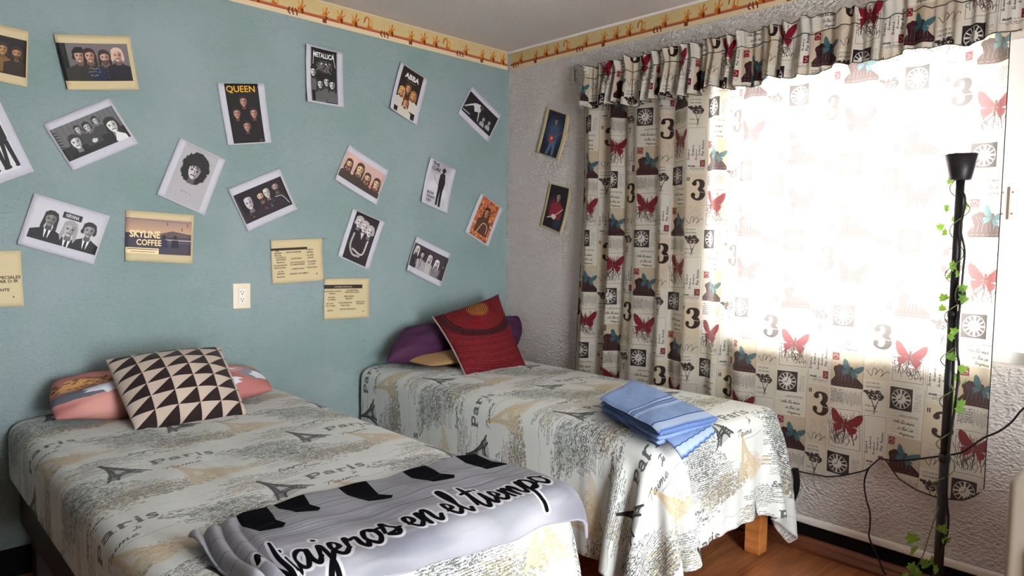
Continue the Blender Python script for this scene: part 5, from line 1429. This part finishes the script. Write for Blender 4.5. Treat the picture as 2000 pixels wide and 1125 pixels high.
def leaf_mesh():
    out = [(0, 0), (.28, .02), (.55, .16), (.36, .36), (.5, .62), (.2, .66), (0, 1.05), (-.2, .66), (-.5, .62), (-.36, .36), (-.55, .16), (-.28, .02)]
    V = [(0, .36, -.06)]+[(x, y, .05*abs(x)*2-.04*y*y) for x, y in out]
    F = [(0, 1+i, 1+(i+1) % 12) for i in range(12)]
    me = bpy.data.meshes.new('leaf'); me.from_pydata(V, [], F); me.materials.append(M_leaf); me.update(); return me
lme = leaf_mesh()
LP = [(1857, 353), (1888, 368), (1845, 403), (1864, 428), (1843, 440), (1844, 454), (1879, 402), (1855, 515), (1870, 535), (1855, 538), (1888, 560), (1847, 580), (1842, 602), (1887, 583), (1853, 655), (1858, 682), (1856, 696), (1872, 716), (1862, 736), (1880, 745), (1863, 758), (1862, 775), (1884, 785), (1876, 800), (1868, 792), (1869, 645), (1788, 1050), (1787, 1069), (1838, 1032), (1812, 1101), (1780, 1108), (1840, 1052), (1795, 1118), (1822, 1095), (1771, 1122), (1830, 1112)]
rr = np.random.RandomState(12)
for k, p in enumerate(LP):
    o = bpy.data.objects.new('leaf', lme); COL.objects.link(o); o.parent = iv; o.matrix_parent_inverse = world_of(iv).inverted()
    c = on(0, LX-.03-.02*rr.rand() if k % 3 else LX+.035, *p)
    low = p[1] > 1000
    s = .036 if low else .026+.010*rr.rand()
    if low and p[0] < 1800 and p[1] < 1080: s = .046
    o.scale = (s, s, s)
    o.rotation_euler = (math.radians(90)+(rr.rand()-.5)*1.2, (rr.rand()-.5)*2.4, math.radians(-45)+(rr.rand()-.5)*1.4)
    o.location = c+Vector((0, 0, -.36*s))

# ------------------------------------------------------------------ loose cables and the black strap
c1 = [tuple(on(0, -.135, *p)) for p in ((2120, 730), (2040, 775), (2000, 797), (1975, 825), (1950, 843), (1920, 856), (1890, 877), (1870, 886), (1820, 893), (1770, 899), (1745, 899), (1722, 897))]
MB().tube(spline(c1, 6), .0034, 8).build('cable', M_cord, None, True)
tag(bpy.data.objects['cable'], 'black cable running from the right edge across the curtain to its tucked hem', 'cable')
c2 = [tuple(on(0, -.03, *p)) for p in ((1704, 905), (1693, 922), (1688, 945), (1692, 975), (1699, 1000), (1699, 1030), (1697, 1045), (1702, 1062))]
c3 = [(-.055, c2[-1][1]-.03, .09), (-.075, c2[-1][1]-.07, .03)]+[tuple(on(2, .006, *p)) for p in ((1735, 1102), (1760, 1124), (1800, 1160))]
o = MB().tube(spline(c2+c3, 6), .0034, 8).build('cable', M_cord, None, True)
tag(o, 'thin black cable hanging down the wall below the curtain onto the floor', 'cable')
M_strap = mat('black_webbing', (10, 10, 11), .9)
sp_ = spline([(-.07, -1.93, .36), (-.06, -1.935, .30), (-.05, -1.925, .25), (-.045, -1.90, .19), (-.045, -1.86, .145), (-.05, -1.81, .125), (-.05, -1.72, .12)], 6)
mb = MB(); mb.tube(sp_, .014, 10); o = mb.build('strap', M_strap, None, True)
tag(o, 'black padded strap hanging between the window-side bed and the wall', 'strap')

# ------------------------------------------------------------------ pale rounded unit cut by the right edge
M_shell = mat('warm_grey_plastic', (128, 120, 106), .55, spec=.2); M_wpl = mat('gloss_white_plastic', (240, 244, 242), .3, spec=.5)
ue = empty('storage_unit', (-.6, -3.1, 0), 'pale grey rounded plastic unit with a white door at the bottom right corner', 'storage unit')
MB().box((-.80, -3.35, .0), (-.42, -2.822, .716), .022, 5).build('body', M_shell, ue, True)
MB().box((-.812, -3.33, .06), (-.80, -2.885, .552), .02, 4).build('door_surround', mat('grey_trim_plastic', (206, 204, 200), .35), ue, True)
MB().box((-.822, -3.32, .06), (-.808, -2.896, .535), .02, 4).build('door', M_wpl, ue, True)
